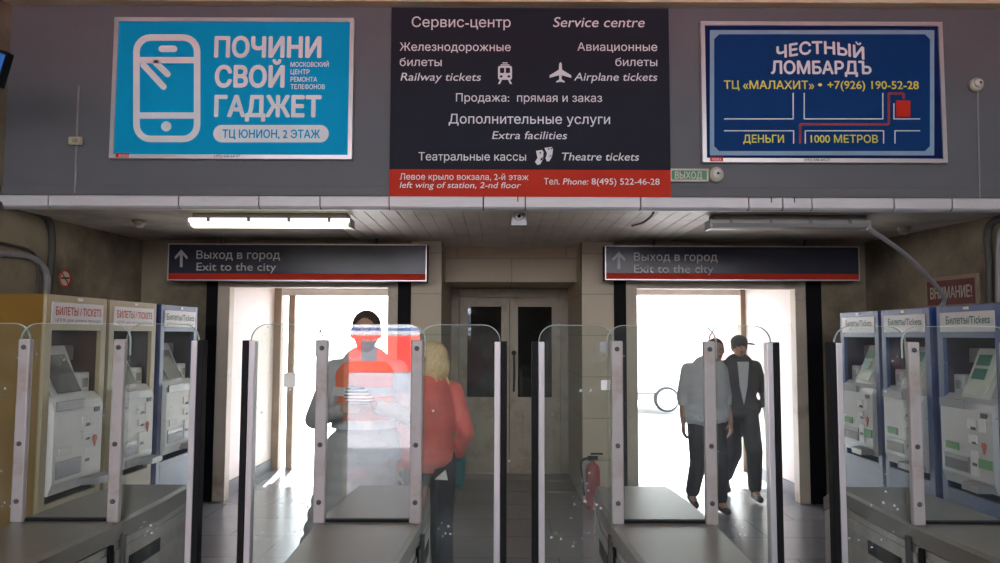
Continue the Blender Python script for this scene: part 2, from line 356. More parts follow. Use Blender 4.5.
# back wall with the two openings and the niche of the middle door
OPL = (-2.765, -1.147); OPR = (1.403, 3.02); ZO = 2.16
mb = MB()
mb.box(-3.9, -3.0, YB, YB + .3, 0, ZC + .3); mb.box(3.287, 3.95, YB, YB + .3, 0, ZC + .3)
mb.box(-3.0, -.60, YB, YB + .12, 2.27, ZC + .3); mb.box(.84, 3.287, YB, YB + .12, 2.27, ZC + .3)
struct('wall_back', mb, 'wall')
mb = MB()
mb.box(-.911, -.60, YB - .002, YV - .01, 0, ZC + .3); mb.box(.84, 1.167, YB - .002, YV - .01, 0, ZC + .3)
mb.box(-.60, .84, 8.2, YV, 2.26, ZC + .3)
struct('wall_niche', mb, 'stone')
mb = MB()
for a, b in ((-3.0, -2.888), (-1.044, -.911), (1.167, 1.29), (3.134, 3.287)): mb.box(a, b, YB - .02, YB + .14, 0, 2.29)
struct('trim_2', mb, 'black')
for i, (a, b) in enumerate((OPL, OPR)):
    mb = MB(); mb.box(a - .123, a, YB - .015, YB + .12, 0, ZO + .12, .004); mb.box(b, b + .11, YB - .015, YB + .12, 0, ZO + .12, .004); mb.box(a, b, YB - .013, YB + .12, ZO, ZO + .12)
    struct('trim_%d' % (3 + i), mb, 'frame')
# vestibules
for i, (a, b) in enumerate(((-2.84, -1.06), (1.32, 3.09))):
    mb = MB(); mb.box(a - .25, a, YB + .12, YV + .1, 0, 2.6); mb.box(b, b + .14, YB + .12, YV + .1, 0, 2.6)
    struct('wall_vestibule_%s' % ('left', 'right')[i], mb, 'vest')
    mb = MB(); mb.box(a, b, YB + .12, YV + .1, 2.4, 2.6); struct('ceiling_vestibule_%s' % ('left', 'right')[i], mb, 'ceilplain')
    mb = MB(); mb.box(a, a + .015, YB + .14, YV - .06, 0, .14); mb.box(b - .015, b, YB + .14, YV - .06, 0, .14)
    struct('baseboard_%s' % ('left', 'right')[i], mb, mat('grey skirting', (.16, .16, .18), .6))
d1 = MB(); d1.box(-2.84, -2.75, YV - .06, YV + .08, 0, 2.3); d1.box(-2.66, -2.585, YV - .05, YV + .03, 0, 2.18); d1.box(-1.14, -1.06, YV - .06, YV + .08, 0, 2.3)
l1 = MB().box(-2.75, -1.14, YV - .06, YV + .08, 2.17, 2.4).box(1.42, 3.03, YV - .06, YV + .08, 2.19, 2.4); struct('trim_8', l1, mat('glare-pale lintel', (.62, .57, .53), .6))  # doorway glare is put into the lintel colour
o = struct('door_2', d1, 'brown'); MB().box(-2.70, -2.55, YV - .08, YV - .05, 1.02, 1.2, .005).build('handle_plate', 'alu', o)
d1 = MB(); d1.box(3.03, 3.09, YV - .06, YV + .08, 0, 2.3); d1.box(1.32, 1.42, YV - .06, YV + .08, 0, 2.3)
struct('door_3', d1, 'brown')
mb = MB(); mb.box(-12, -2.84, YV - .05, YV + .1, 0, 4.2); mb.box(3.09, 12, YV - .05, YV + .1, 0, 4.2); mb.box(-2.84, 3.09, YV - .05, YV + .1, 2.4, 4.2)
struct('wall_street', mb, 'kiosk')
mb = MB(); mb.box(-6, 6, YV + .1, 10.9, 2.95, 3.1); struct('trim_sun_block', mb, 'kiosk')  # unseen canopy, added to keep the sun out of the vestibules
# middle double door in its niche
YD = 9.30
mb = MB(); mb.box(-.60, -.505, YD - .05, YD + .1, 0, 2.25, .004); mb.box(.745, .84, YD - .05, YD + .1, 0, 2.25, .004); mb.box(-.505, .745, YD - .05, YD + .1, 2.15, 2.25, .004); mb.box(-.6, .84, YD - .04, YD + .16, 0, .03)
door = struct('door_1', mb, 'dfrm')
for s, (a, b) in enumerate(((-.50, .118), (.124, .742))):
    mb = MB(); mb.box(a, a + .1, YD - .03, YD + .03, .03, 2.145, .003); mb.box(b - .1, b, YD - .03, YD + .03, .03, 2.145, .003)
    mb.box(a + .1, b - .1, YD - .03, YD + .03, 2.03, 2.145, .003); mb.box(a + .1, b - .1, YD - .03, YD + .03, .80, .92, .003); mb.box(a + .1, b - .1, YD - .03, YD + .03, .03, .18, .003)
    mb.box(a + .1, b - .1, YD - .005, YD + .02, .18, .80); mb.box(a + .16, b - .16, YD - .018, YD, .25, .73, .006)
    lf = mb.build('door_leaf', 'dfrm', door)
    MB().box(a + .1, b - .1, YD - .004, YD + .004, .92, 2.03).build('pane', 'pane', lf)
    if s == 1:
        MB().tube([(a + .05, YD - .03, 1.42), (a + .05, YD - .09, 1.40), (a + .055, YD - .10, 1.2), (a + .05, YD - .09, 1.02), (a + .05, YD - .03, 1.0)], .012).build('pull_handle', 'cable', lf, True)
        MB().lathe((a + .05, YD - .03, 1.46), (0, -1, 0), [(.03, 0), (.03, .01), (.012, .012), (.012, .04), (.024, .045), (.02, .06)]).build('lock', 'cable', lf, True)
mb = MB(); mb.box(-.62, .86, YD + .9, YD + 1.0, 0, 2.4); mb.box(-.66, -.60, YD + .16, YD + 1, 0, 2.4); mb.box(.84, .9, YD + .16, YD + 1, 0, 2.4); mb.box(-.66, .9, YD + .16, YD + 1, 2.3, 2.4); struct('wall_beyond_door', mb, 'wall')
# soffit
mb = MB(); mb.box(-4.6, -1.45, YF, YB + .3, ZC, ZC + .12); mb.box(1.75, 5.2, YF, YB + .3, ZC, ZC + .12); struct('ceiling', mb, 'ceilplain')
mb = MB(); x = -1.45
while x < 1.74:
    mb.box(x + .0015, x + .1265, YF, 8.22, ZC, ZC + .02, .003, seg=1); x += .128
mb.box(-1.45, 1.75, YF, 8.3, ZC + .016, ZC + .12); struct('ceiling_planks', mb, 'plank')
mb = MB(); mb.box(-4.6, 5.2, YF + .3, YB + .35, ZC + .13, ZC + .3); mb.box(-.6, .84, YB, 8.3, ZC + .12, ZC + .3); struct('ceiling_slab', mb, 'wall')
# upper grey wall
z0b = Z(196.5, YF)
mb = MB(); mb.box(-4.7, 5.2, YF, YF + .3, z0b - .05, 4.4); struct('wall_upper', mb, 'board')
mb = MB(); mb.box(-4.7, 5.2, YF - .012, YF, z0b, z0b + .075, .004); struct('trim_5', mb, 'board')
# fascia tiles with joints
zf0 = Z(208.5, YF - .06); zf1 = Z(196.8, YF - .06)
js = [-60, 49, 179, 259, 320, 389, 483, 525, 640, 748, 782, 811, 893, 951, 1060]
mb = MB()
for a, b in zip(js, js[1:]):
    xa = X(a, YF) + .005; xb = X(b, YF) - .005; 
    mb.prism([(YF - .055, zf0), (YF - .07, zf0 + .012), (YF - .07, zf1 - .008), (YF - .062, zf1), (YF, zf1), (YF, zf0 - .01), (YF - .03, zf0 - .01)], xa, xb, 'YZ')
struct('trim_1', mb, 'fascia')
mb = MB(); mb.box(-4.7, 5.2, YF - .045, YF, zf0 - .005, zf1 - .005)
for px in (517, 770, 793): mb.box(X(px, YF), X(px, YF) + .008, YF - .072, YF - .06, zf0 + .05, zf1)
struct('trim_6', mb, 'groove')
# hall ceiling above, and its cornice
ztop = Z(7.2, YF)
mb = MB(); mb.box(-4.7, 5.3, -1.9, YV + .2, ztop + .12, ztop + .3); struct('ceiling_hall', mb, 'hallceil')
mb = MB(); mb.box(-4.7, 5.2, YF - .10, YF, ztop, ztop + .035, .005); mb.box(-4.7, 5.2, YF - .08, YF, ztop + .03, ztop + .12); struct('trim_7', mb, 'hallceil')
# unseen track-side wall; doorway shaped for the reflection, open strip added for hall light
mb = MB()
for a, b in ((-4.6, -1.535), (-.79, 5.1)): mb.box(a, b, -2.1, -1.85, 0, 2.6)
mb.box(-4.6, 5.1, -2.1, -1.85, 2.6, 2.75)
for x in (-2.9, -1.4, .1, 1.6, 3.1): mb.box(x, x + .06, -2.05, -1.95, 2.75, ztop + .12)
struct('wall_front', mb, 'wall')

# ------------------------------------------------------------------ signs on the grey wall
def PL(px, py, D): return at(px, py, D)
def flat(parent, pts, D, m, name, th=.003, off=0):
    p = [at(a, b, D) for a, b in pts]; return MB().prism([(q.x, q.z) for q in p], D - off - th, D - off).build(name, m, parent)
def pt(parent, s, x0, x1, base, capp, D, m, **kw):
    a = at(x0, base, D); b = at(x1, base, D); b.z = a.z; c = (at(x0, base - capp, D).z - a.z)
    if kw.get('shear'):
        a.x += 0; b.x -= kw['shear'] * c
    return text(parent, s, a, b, c, m, **kw)
# centre board
DS = YF - .045
c0 = at(389, 196.4, DS); c1 = at(668.5, 7.8, DS)
bd = thing('information_board', ((c0.x + c1.x) / 2, DS, c0.z), 'tall charcoal information board with a red bottom band, centre of the grey wall', 'sign')
zr = at(500, 169.5, DS).z
MB().box(c0.x, c1.x, DS, YF - .002, zr, c1.z - .005).build('panel', 'signdark', bd)
MB().box(c0.x, c1.x, DS, YF - .002, c0.z, zr - .0005).build('red_band', 'signred', bd)
for s, a, b, y, c, it in (("Сервис-центр", 411.8, 510.6, 27, 10.3, 0), ("Service centre", 552.8, 646, 27, 10.3, 1), ("Железнодорожные", 399.8, 510.6, 50.8, 8.2, 0), ("билеты", 399.8, 441.6, 66, 8.2, 0),
    ("Railway tickets", 400.6, 482, 80.6, 8.2, 1), ("Авиационные", 577.4, 657.2, 50.8, 8.2, 0), ("билеты", 615.4, 657.2, 66, 8.2, 0), ("Airplane tickets", 574, 658.3, 80.6, 8.2, 1),
    ("Продажа:  прямая и заказ", 456, 602, 101.5, 8.2, 0), ("Дополнительные услуги", 448.7, 610, 123.5, 9.6, 0), ("Extra facilities", 492, 568, 139, 8.2, 1),
    ("Театральные кассы", 418.5, 526, 160.4, 8.2, 0), ("Theatre tickets", 560.6, 640, 160.4, 8.2, 1), ("Левое крыло вокзала, 2-й этаж", 399.8, 528.5, 179.6, 6.2, 0),
    ("left wing of station, 2-nd floor", 399.8, 521.4, 187.8, 6.2, 1), ("Тел.", 544, 559.6, 184.5, 6.4, 0), ("Phone:", 562.8, 589, 184.5, 6.4, 1), ("8(495) 522-46-28", 591.6, 659.5, 184.5, 6.4, 0)):
    pt(bd, s, a, b, y, c, DS - .001, 'posterwhite', shear=.2 if it else 0, bold=.004)
def icon(parent, cx, cy, s, polys, D, m, name):
    mb = MB()
    for pl in polys:
        p = [at(cx + a * s, cy + b * s, D) for a, b in pl]; mb.prism([(q.x, q.z) for q in p], D - .004, D)
    return mb.build(name, m, parent)
def rr(x0, x1, y0, y1, r): return rrect(x0, x1, y0, y1, r, 3)
icon(bd, 505, 73.5, 1, [rr(-7, 7, -7.5, 6.3, 2), [(-4.4, -9), (4.4, -9), (4.4, -8), (-4.4, -8)], [(-2.6, -11), (2.6, -11), (2.6, -10), (-2.6, -10)], [(-5, 6.3), (-3, 6.3), (-5, 10.5), (-7, 10.5)], [(3, 6.3), (5, 6.3), (7, 10.5), (5, 10.5)]], DS - .001, 'posterwhite', 'train_symbol')
icon(bd, 505, 73.5, 1, [rr(-5, -.8, -5.5, -.5, .6), rr(.8, 5, -5.5, -.5, .6), rr(-5.2, -2.4, 2, 4, .8), rr(2.4, 5.2, 2, 4, .8)], DS - .0055, 'signdark', 'train_symbol_windows')
icon(bd, 560.4, 72.3, 1, [[(-1.3, -8.3), (0, -10.2), (1.3, -8.3), (1.6, -2.5), (10.8, 3.2), (10.8, 5.6), (1.5, 3), (1.1, 7), (4.2, 9.2), (4.2, 10.4), (0, 9.5), (-4.2, 10.4), (-4.2, 9.2), (-1.1, 7), (-1.5, 3), (-10.8, 5.6), (-10.8, 3.2), (-1.6, -2.5)]], DS - .001, 'posterwhite', 'aeroplane_symbol')
icon(bd, 539, 157, 1, [[(-3, -6), (3, -7), (4.5, -5), (4, 2), (1.5, 7), (-1.5, 8), (-4, 5), (-1.5, 1)]], DS - .001, 'posterwhite', 'mask_symbol')
icon(bd, 548, 153.5, 1, [[(-3.5, -5.5), (4, -6.5), (5, -4), (4, 3), (1.5, 7.5), (-1, 8), (-2.5, 5), (-1, 0)]], DS - .001, 'posterwhite', 'mask_symbol')
icon(bd, 541, 156, 1, [[(-1.6, -3.5), (.2, -3.8), (0, -2.6), (-1.4, -2.4)], [(-.5, 3), (2, .8), (1.5, 3.6), (-.5, 5)]], DS - .0055, 'signdark', 'mask_features')
icon(bd, 550, 152, 1, [[(-2.2, -3.5), (-.6, -3.8), (-.6, -2.6), (-2, -2.4)], [(.8, -4), (2.3, -4.2), (2.2, -3), (1, -2.8)], [(-1.4, 5.5), (.5, 3), (2, 4.5), (0, 4.2)]], DS - .0055, 'signdark', 'mask_features')
# blue billboard on the left
DB = YF - .04
def frame_board(name, x0, x1, y0, y1, label, cat, pm):
    a = at(x0, y1, DB); b = at(x1, y0, DB); t = thing(name, ((a.x + b.x) / 2, DB, a.z), label, cat); w = .032
    o_ = [(a.x, a.z), (b.x, a.z), (b.x, b.z), (a.x, b.z)]; i_ = [(a.x + w, a.z + w), (b.x - w, a.z + w), (b.x - w, b.z - w), (a.x + w, b.z - w)]
    MB().ring(o_, i_, DB - .012, YF - .001).build('frame', 'alu', t); MB().box(a.x + w, b.x - w, DB, YF - .004, a.z + w, b.z - w).build('poster', pm, t)
    tg = at(x0 + 7, y1 - 1, DB); MB().box(tg.x, tg.x + .1, DB - .015, DB - .0125, tg.z - .002, tg.z + .032).build('maker_tag', 'redprint', t)
    pt(t, 'АМИКА', x0 + 9, x0 + 19, y1 - 1.6, 2.6, DB - .016, 'posterwhite')
    m_ = (x0 + x1) / 2; pt(t, '(495) 646-64-27', m_ - 18, m_ + 8, y1 - 1.2, 2.8, DB - .013, 'ink')
    return t
b1 = frame_board('billboard', 109.5, 354.5, 18.5, 158.6, 'bright blue phone repair billboard with a white phone drawing', 'billboard', 'blueposter')
P1 = DB - .001
def nrr(x0, x1, y0, y1, r, D=P1, seg=6): return [(q.x, q.z) for q in [at(a, b, D) for a, b in rrect(x0, x1, y0, y1, r, seg)]]
mb = MB(); mb.ring(nrr(133.4, 200.4, 34.4, 142.2, 17), nrr(139.8, 194, 40.8, 135.8, 11), P1 - .003, P1)
def stroke(mb, p, q, w, D):
    p = Vector(p); q = Vector(q); d = (q - p).normalized(); n = Vector((-d.y, d.x)) * w / 2; pts = []
    for c, a0 in ((q, -90), (p, 90)):
        for kk in range(7):
            a = R(a0 + 180 * kk / 6); pts.append(c + d * math.cos(a) * w / 2 + Vector((-d.y, d.x)) * math.sin(a) * w / 2)
    mb.prism([(r_.x, r_.z) for r_ in [at(t.x, t.y, D) for t in pts]], D - .003, D)
for p, q, w in (((138, 60.2), (196, 60.2), 6.2), ((138, 115.6), (196, 115.6), 6.2), ((161.8, 48.9), (174.2, 48.9), 6.4), ((143.5, 65), (163.6, 86.8), 6.2), ((156, 63), (167.6, 74.2), 6.2)): stroke(mb, p, q, w, P1 + .0004)
c = at(166.3, 126.4, P1); mb.cyl((c.x, P1, c.z), (c.x, P1 - .003, c.z), .039, seg=24)
mb.build('phone_drawing', 'posterwhite', b1)
for s, a, b_, y, cc in (("ПОЧИНИ", 215, 320.3, 56.8, 19.8), ("СВОЙ", 215.6, 283.5, 86.6, 20.6), ("ГАДЖЕТ", 215, 320.3, 116.2, 20.4)):
    pt(b1, s, a, b_, y, cc, P1, 'posterwhite', bold=.035, shear=0)
for s, b_, y in (("МОСКОВСКИЙ", 328.8, 66.7), ("ЦЕНТР", 309.6, 74.2), ("РЕМОНТА", 317, 81.6), ("ТЕЛЕФОНОВ", 324.8, 89)): pt(b1, s, 290.7, b_, y, 4.6, P1, 'posterwhite', bold=.02)
MB().prism(nrr(213.4, 328.8, 125, 142.4, 8.6), P1 - .003, P1).build('caption_pill', 'posterwhite', b1)
pt(b1, "ТЦ ЮНИОН, 2 ЭТАЖ", 222.5, 319.8, 137.8, 8.2, P1 - .004, 'blueposter', bold=.02)
# navy pawn shop billboard on the right
b2 = frame_board('billboard', 702.5, 941.5, 22.5, 162.3, 'navy blue billboard with yellow lettering and a street map', 'billboard', 'navydark')
def pol(pts): return [(q.x, q.z) for q in [at(a, b, P1) for a, b in pts]]
def cham(x0, x1, y0, y1, c): return [(x0 + c, y0), (x1 - c, y0), (x1, y0 + c), (x1, y1 - c), (x1 - c, y1), (x0 + c, y1), (x0, y1 - c), (x0, y0 + c)]
MB().prism(pol(cham(712, 931.5, 32.5, 153, 5)), P1 - .002, P1).build('map_field', 'navy', b2)
MB().ring(pol(cham(709.8, 934, 30.3, 155.4, .5)), pol(cham(714, 929.8, 34.4, 151.2, 5)), P1 - .004, P1).build('border_line', 'paleblue', b2)
pt(b2, "ЧЕСТНЫЙ", 776.8, 863.7, 53.6, 12.2, P1 - .003, 'posterwhite', bold=.03, arch=.045)
pt(b2, "ЛОМБАРДЪ", 771.4, 871, 73.6, 12.6, P1 - .003, 'posterwhite', bold=.03)
for s, a, b_, y, cc in (("ТЦ «МАЛАХИТ»", 724, 814, 88.8, 8.2), ("•", 818.2, 822, 88.8, 8.2), ("+7(926) 190-52-28", 827.6, 918.6, 88.8, 8.2), ("ДЕНЬГИ", 743.3, 783.8, 142.6, 7.8), ("1000 МЕТРОВ", 810.8, 877.8, 142.6, 7.8)):
    pt(b2, s, a, b_, y, cc, P1 - .003, 'yellow', bold=.012)
mb = MB()
def C4(x, y): return (700 + x / 3.88, 20 + y / 3.88)
for p in (((95, 384), (361, 384), (361, 285)), ((404, 285), (404, 384), (709, 384), (709, 285)), ((752, 325), (752, 384), (852, 384)), ((95, 430), (363, 430), (363, 478)), ((408, 478), (408, 430), (712, 430), (712, 478)), ((756, 478), (756, 430), (852, 430))):
    for a, b_ in zip(p, p[1:]): stroke(mb, C4(*a), C4(*b_), 1.0, P1 - .0022)
mb.build('street_lines', 'posterwhite', b2)
mb = MB(); path = [(388, 478), (388, 405), (732, 405), (732, 285), (790, 285), (790, 308)]
for a, b_ in zip(path, path[1:]):
    L = math.dist(a, b_); n_ = max(1, round(L / 19)); 
    for i in range(n_):
        t0, t1 = (i + .1) / n_, (i + .8) / n_; A = (a[0] + (b_[0] - a[0]) * t0, a[1] + (b_[1] - a[1]) * t0); B = (a[0] + (b_[0] - a[0]) * t1, a[1] + (b_[1] - a[1]) * t1)
        stroke(mb, C4(*A), C4(*B), 2.3, P1 - .0024)
mb.build('route_dashes', 'maroon', b2)
MB().prism(pol([C4(760, 313), C4(815, 313), C4(815, 376), C4(760, 376)]), P1 - .005, P1 - .002).build('destination_square', 'redprint', b2)
# green exit sign and sounder beside it
D = YF - .03; a = at(670, 181.5, D); b_ = at(708.5, 168.8, D)
t = thing('exit_sign', ((a.x + b_.x) / 2, YF, a.z), 'small green exit sign in a cream frame between the charcoal board and the round sounder', 'sign')
o_ = [(a.x, a.z), (b_.x, a.z), (b_.x, b_.z), (a.x, b_.z)]; w = .014; i_ = [(a.x + w, a.z + w), (b_.x - w, a.z + w), (b_.x - w, b_.z - w), (a.x + w, b_.z - w)]
MB().ring(o_, i_, D - .004, YF - .001).build('frame', 'offwhite', t); MB().box(a.x + w, b_.x - w, D, YF - .002, a.z + w, b_.z - w).build('panel', 'exitgreen', t)
pt(t, "ВЫХОД", 675, 702, 178.5, 6.8, D - .001, 'offwhite', bold=.02)
def sounder(px, py, rr_, label, m='offwhite'):
    c = at(px, py, YF - .03); t = thing('sounder', (c.x, YF, c.z), label, 'alarm sounder')
    MB().lathe((c.x, YF - .001, c.z), (0, -1, 0), [(rr_, 0), (rr_, .03), (rr_ * .9, .045), (rr_ * .75, .05)], 28).build('housing', m, t, True)
    MB().lathe((c.x, YF - .05, c.z), (0, -1, 0), [(rr_ * .6, 0), (rr_ * .6, .02), (rr_ * .45, .022), (rr_ * .4, .03)], 24).build('ring', 'white', t, True)
    MB().lathe((c.x, YF - .081, c.z), (0, -1, 0), [(rr_ * .18, 0), (rr_ * .12, .008)], 16).build('centre', 'ink', t, True); return t
sounder(716.3, 174.5, .058, 'round cream alarm sounder immediately right of the green exit sign')
sounder(976.5, 84.5, .052, 'round cream sounder high on the grey wall right of the navy billboard')
a = at(976.8, 91, YF); b_ = at(979, 199, YF); tag(MB().tube([(a.x, YF - .008, a.z), (b_.x, YF - .008, b_.z)], .006).build('cable', 'greycable'), 'straight grey cable running down from the sounder near the right edge', 'cable')
a = at(79.5, 86, YF); b_ = at(75.5, 193, YF); tag(MB().tube([(a.x, YF - .008, a.z), (b_.x, YF - .008, b_.z)], .008).build('cable', 'greycable'), 'thin grey conduit on the grey wall left of the bright blue billboard', 'cable')
c = at(76.5, 141, YF - .03); t = thing('junction_box', (c.x, YF, c.z), 'small tan junction box on the conduit left of the bright blue billboard', 'junction box')
MB().box(c.x - .055, c.x + .045, YF - .05, YF - .016, c.z - .03, c.z + .03, .008, None).build('housing', 'offwhite', t); MB().lathe((c.x, YF - .05, c.z), (0, -1, 0), [(.02, 0), (.02, .01), (.012, .014)], 14).build('lid', 'cream', t, True)
# monitor corner at the left edge
t = thing('monitor', (-3.2, 4.6, 3.2), 'dark hanging monitor with a blue screen, cut by the left edge high up', 'monitor')
q = [at(-60, 30, 4.6), at(8, 52, 4.6), at(-2, 86, 4.6), at(-70, 66, 4.6)]
MB().prism([(p.x, p.z) for p in q], 4.6, 4.66).build('housing', 'black', t)
q = [at(-58, 35, 4.6), at(5.5, 55, 4.6), at(-3, 82, 4.6), at(-66, 64, 4.6)]
MB().prism([(p.x, p.z) for p in q], 4.596, 4.6).build('screen', mat('monitor screen', (.02, .08, .25), .2, emit=(.02, .12, .4), estr=.5), t)
MB().cyl((-3.3, 4.63, 3.3), (-3.3, 4.63, ztop + .12), .02).build('bracket', 'black', t)
# ------------------------------------------------------------------ things under the soffit
def lamp(x0, x1, lit, label):
    D = 5.98; a = X(x0, D); b = X(x1, D); t = thing('ceiling_lamp', ((a + b) / 2, D, ZC), label, 'ceiling lamp', None)
    MB().box(a + .02, b - .02, D - .07, D + .07, ZC - .055, ZC - .001, .008).build('housing', 'lamphouse', t)
    prof = [(D - .085, ZC - .045), (D - .085, ZC - .07), (D - .065, ZC - .10), (D - .03, ZC - .11), (D + .03, ZC - .11), (D + .065, ZC - .10), (D + .085, ZC - .07), (D + .085, ZC - .045)]
    MB().prism(prof, a, b, 'YZ').build('diffuser', 'lampon' if lit else 'lampoff', t)
    mb = MB()
    for i in range(4):
        x = a + (b - a) * (i + .5) / 4; mb.box(x - .012, x + .012, D - .095, D - .083, ZC - .075, ZC - .03, .002)
    mb.build('clips', 'lamphouse', t)
    for e in (a, b): MB().box(e - .012, e + .012, D - .08, D + .08, ZC - .115, ZC - .04, .008).build('end_cap', 'lampoff', t)
    return t
lamp(190, 350, True, 'lit fluorescent ceiling lamp above the left exit sign box')
lamp(710, 868, False, 'unlit grey fluorescent ceiling lamp above the right exit sign box')
wr = lambda Y: 3.75 + (YB - Y) * .1215
wl = lambda Y: -3.68 - (YB - Y) * .0688
p = [(X(866, 5.98), 5.98, ZC - .07), (2.99, 5.98, ZC - .12), (3.4, 6.2, 2.33), (wr(6.45) - .085, 6.45, 2.04)]
tag(MB().tube([p[0], p[1], p[2], p[3], (wr(6.4) - .085, 6.5, 1.93)], .02).build('conduit', 'greycable'), 'thick grey conduit slanting down from the unlit lamp to the right wall', 'conduit')
def exitbox(x0, x1, y0, y1, label):
    D = 7.42; a = at(x0, y1, D); b = at(x1, y0, D); t = thing('exit_light_box', ((a.x + b.x) / 2, D + .1, a.z), label, 'sign', 'exit light boxes over the doorways')
    zr = a.z + (b.z - a.z) * .2; w = .010
    MB().box(a.x, b.x, D + .004, D + .16, a.z, b.z).build('housing', 'black', t)
    o_ = [(a.x, a.z), (b.x, a.z), (b.x, b.z), (a.x, b.z)]; i_ = [(a.x + w, a.z + w), (b.x - w, a.z + w), (b.x - w, b.z - w), (a.x + w, b.z - w)]
    MB().ring(o_, i_, D - .014, D + .003).build('frame', 'alu', t)
    MB().box(a.x + w, b.x - w, D - .008, D + .003, zr, b.z - w).build('face', 'lightbox', t); MB().box(a.x + w, b.x - w, D - .008, D + .003, a.z + w, zr - .001).build('red_band', 'signred', t)
    for s in (.2, .8): x = a.x + (b.x - a.x) * s; MB().cyl((x, D + .08, b.z), (x, D + .08, ZC + .001), .012).build('hanger', 'cable', t)
    pt(t, "Выход в город", x0 + 29, x0 + 112.5, y0 + 14.2, 8.2, D - .009, 'lbwhite', bold=.006); pt(t, "Exit to the city", x0 + 29, x0 + 108.5, y0 + 26, 8.2, D - .009, 'lbwhite', bold=.006)
    icon(t, x0 + 13.8, y0 + 14.5, 1, [[(-1.3, 8), (1.3, 8), (1.3, -4.5), (5.8, .3), (6.6, -2), (0, -9.5), (-6.6, -2), (-5.8, .3), (-1.3, -4.5)]], D - .009, 'lbwhite', 'arrow')
exitbox(167.5, 427, 244.5, 280.5, 'long dark exit to the city sign box with a red stripe, over the left doorway')
exitbox(605, 858.5, 246.5, 280, 'long dark exit to the city sign box with a red stripe, over the right doorway')
# camera box under the fascia
D = 5.9; t = thing('ceiling_sensor', (X(519, D), D, ZC - .12), 'small white sensor box with a black eye, above the middle door', 'sensor')
c = Vector((X(519, D), D, Z(218, D)))
MB().prism([(c.x - .062, c.z - .06), (c.x + .062, c.z - .06), (c.x + .05, c.z + .055), (c.x - .05, c.z + .055)], D - .02, D + .06).build('housing', 'mshelf', t)
MB().lathe((c.x, D - .02, c.z + .01), (0, -1, 0), [(.032, 0), (.032, .008), (.026, .01)], 20).build('bezel', 'white', t, True); MB().lathe((c.x, D - .03, c.z + .01), (0, -1, 0), [(.013, 0), (.01, .004)], 14).build('lens', 'black', t, True)
MB().box(c.x - .03, c.x + .03, D, D + .05, c.z + .05, ZC + .001).build('bracket', 'cable', t)
for px, py, D, lab in ((136, 219, 6.35, 'small round cream detector on the ceiling left of the lit lamp'), (907, 225, 6.6, 'small round cream detector on the ceiling right of the unlit lamp')):
    x = X(px, D); t = thing('smoke_detector', (x, D, ZC), lab, 'smoke detector')
    MB().lathe((x, D, ZC), (0, 0, -1), [(.055, 0), (.055, .02), (.045, .035)], 24).build('base', 'offwhite', t, True); MB().lathe((x, D, ZC - .035), (0, 0, -1), [(.035, 0), (.035, .015), (.02, .028)], 20).build('head', 'offwhite', t, True)
x = X(640, 6); tag(MB().tube([(X(652, 5.9), 5.80, ZC - .008), (X(651, 6), 5.95, ZC - .012), (X(643, 6.2), 6.15, ZC - .03), (X(633, 6.5), 6.5, ZC - .008)], .009).build('cable', 'cable'), 'short black cable looped on the planked ceiling above the right exit box', 'cable')
# wall conduits left
def wp(px, py, side=-1, off=.03):
    # point on the slanted side wall seen at a pixel
    for i in range(400):
        Y = 3 + i * .012; p = at(px, py, Y); w_ = wl(Y) if side < 0 else wr(Y)
        if (side < 0 and p.x <= w_ + off) or (side > 0 and p.x >= w_ - off): return p
    return p
tag(MB().tube([wp(-30, 203), wp(10, 206), wp(38, 213), wp(50, 224), wp(52, 250), wp(48, 300)], .03).build('conduit', 'cable'), 'thick dark conduit curving down the left wall under the ceiling', 'conduit')
tag(MB().tube([wp(-30, 252), wp(10, 254), wp(30, 257), wp(43, 267), wp(47, 280), wp(46, 300)], .028).build('conduit', 'greycable'), 'grey conduit bending down the left wall above the large tan ticket machine', 'conduit')
tag(MB().tube([wp(-30, 240), wp(0, 243), wp(28, 250), wp(36, 258), wp(38, 270), wp(38, 300)], .012).build('cable', 'cable'), 'thin black cable looping down the left wall', 'cable')
tag(MB().tube([wp(1040, 215, 1), wp(1005, 218, 1), wp(993, 222, 1), wp(988, 232, 1), wp(989, 260, 1), wp(990, 302, 1)], .03).build('conduit', 'cable'), 'dark conduit bending down the right wall near the right edge', 'conduit')
tag(MB().tube([wp(1040, 222, 1), wp(1008, 226, 1), wp(1000, 232, 1), wp(998, 250, 1), wp(998, 302, 1)], .018).build('conduit', 'greycable'), 'thin grey conduit beside the dark one at the right edge', 'conduit')
# no smoking disc on the left wall
c = wp(64.5, 278.5, -1, .01); nrm = Vector((1, -.0688, 0)).normalized()
t = thing('no_smoking_sign', c, 'round no smoking sign with a red ring on the left wall', 'sign')
MB().lathe(c, nrm, [(.074, 0), (.074, .004)], 32).build('disc', 'offwhite', t)
mb = MB(); y = Vector((.0688, 1, 0)).normalized(); 
for i in range(32):
    a0, a1 = R(i * 11.25), R(i * 11.25 + 11.25)
    P = [c + nrm * h + y * math.cos(a_) * r_ + Vector((0, 0, 1)) * math.sin(a_) * r_ for (a_, r_, h) in ((a0, .076, .006), (a1, .076, .006), (a1, .062, .006), (a0, .062, .006))]
    mb.bm.faces.new([mb.bm.verts.new(p_) for p_ in P])
for s in (1,):
    d = (y * .7 - Vector((0, 0, .7))); mb.cap(c + nrm * .006 + d * .066, c + nrm * .006 - d * .066, .005)
mb.build('red_ring', 'redprint', t); MB().cap(c + nrm * .007 + y * -.045, c + nrm * .007 + y * .045 + Vector((0, 0, .008)), .007).build('cigarette', 'ink', t)
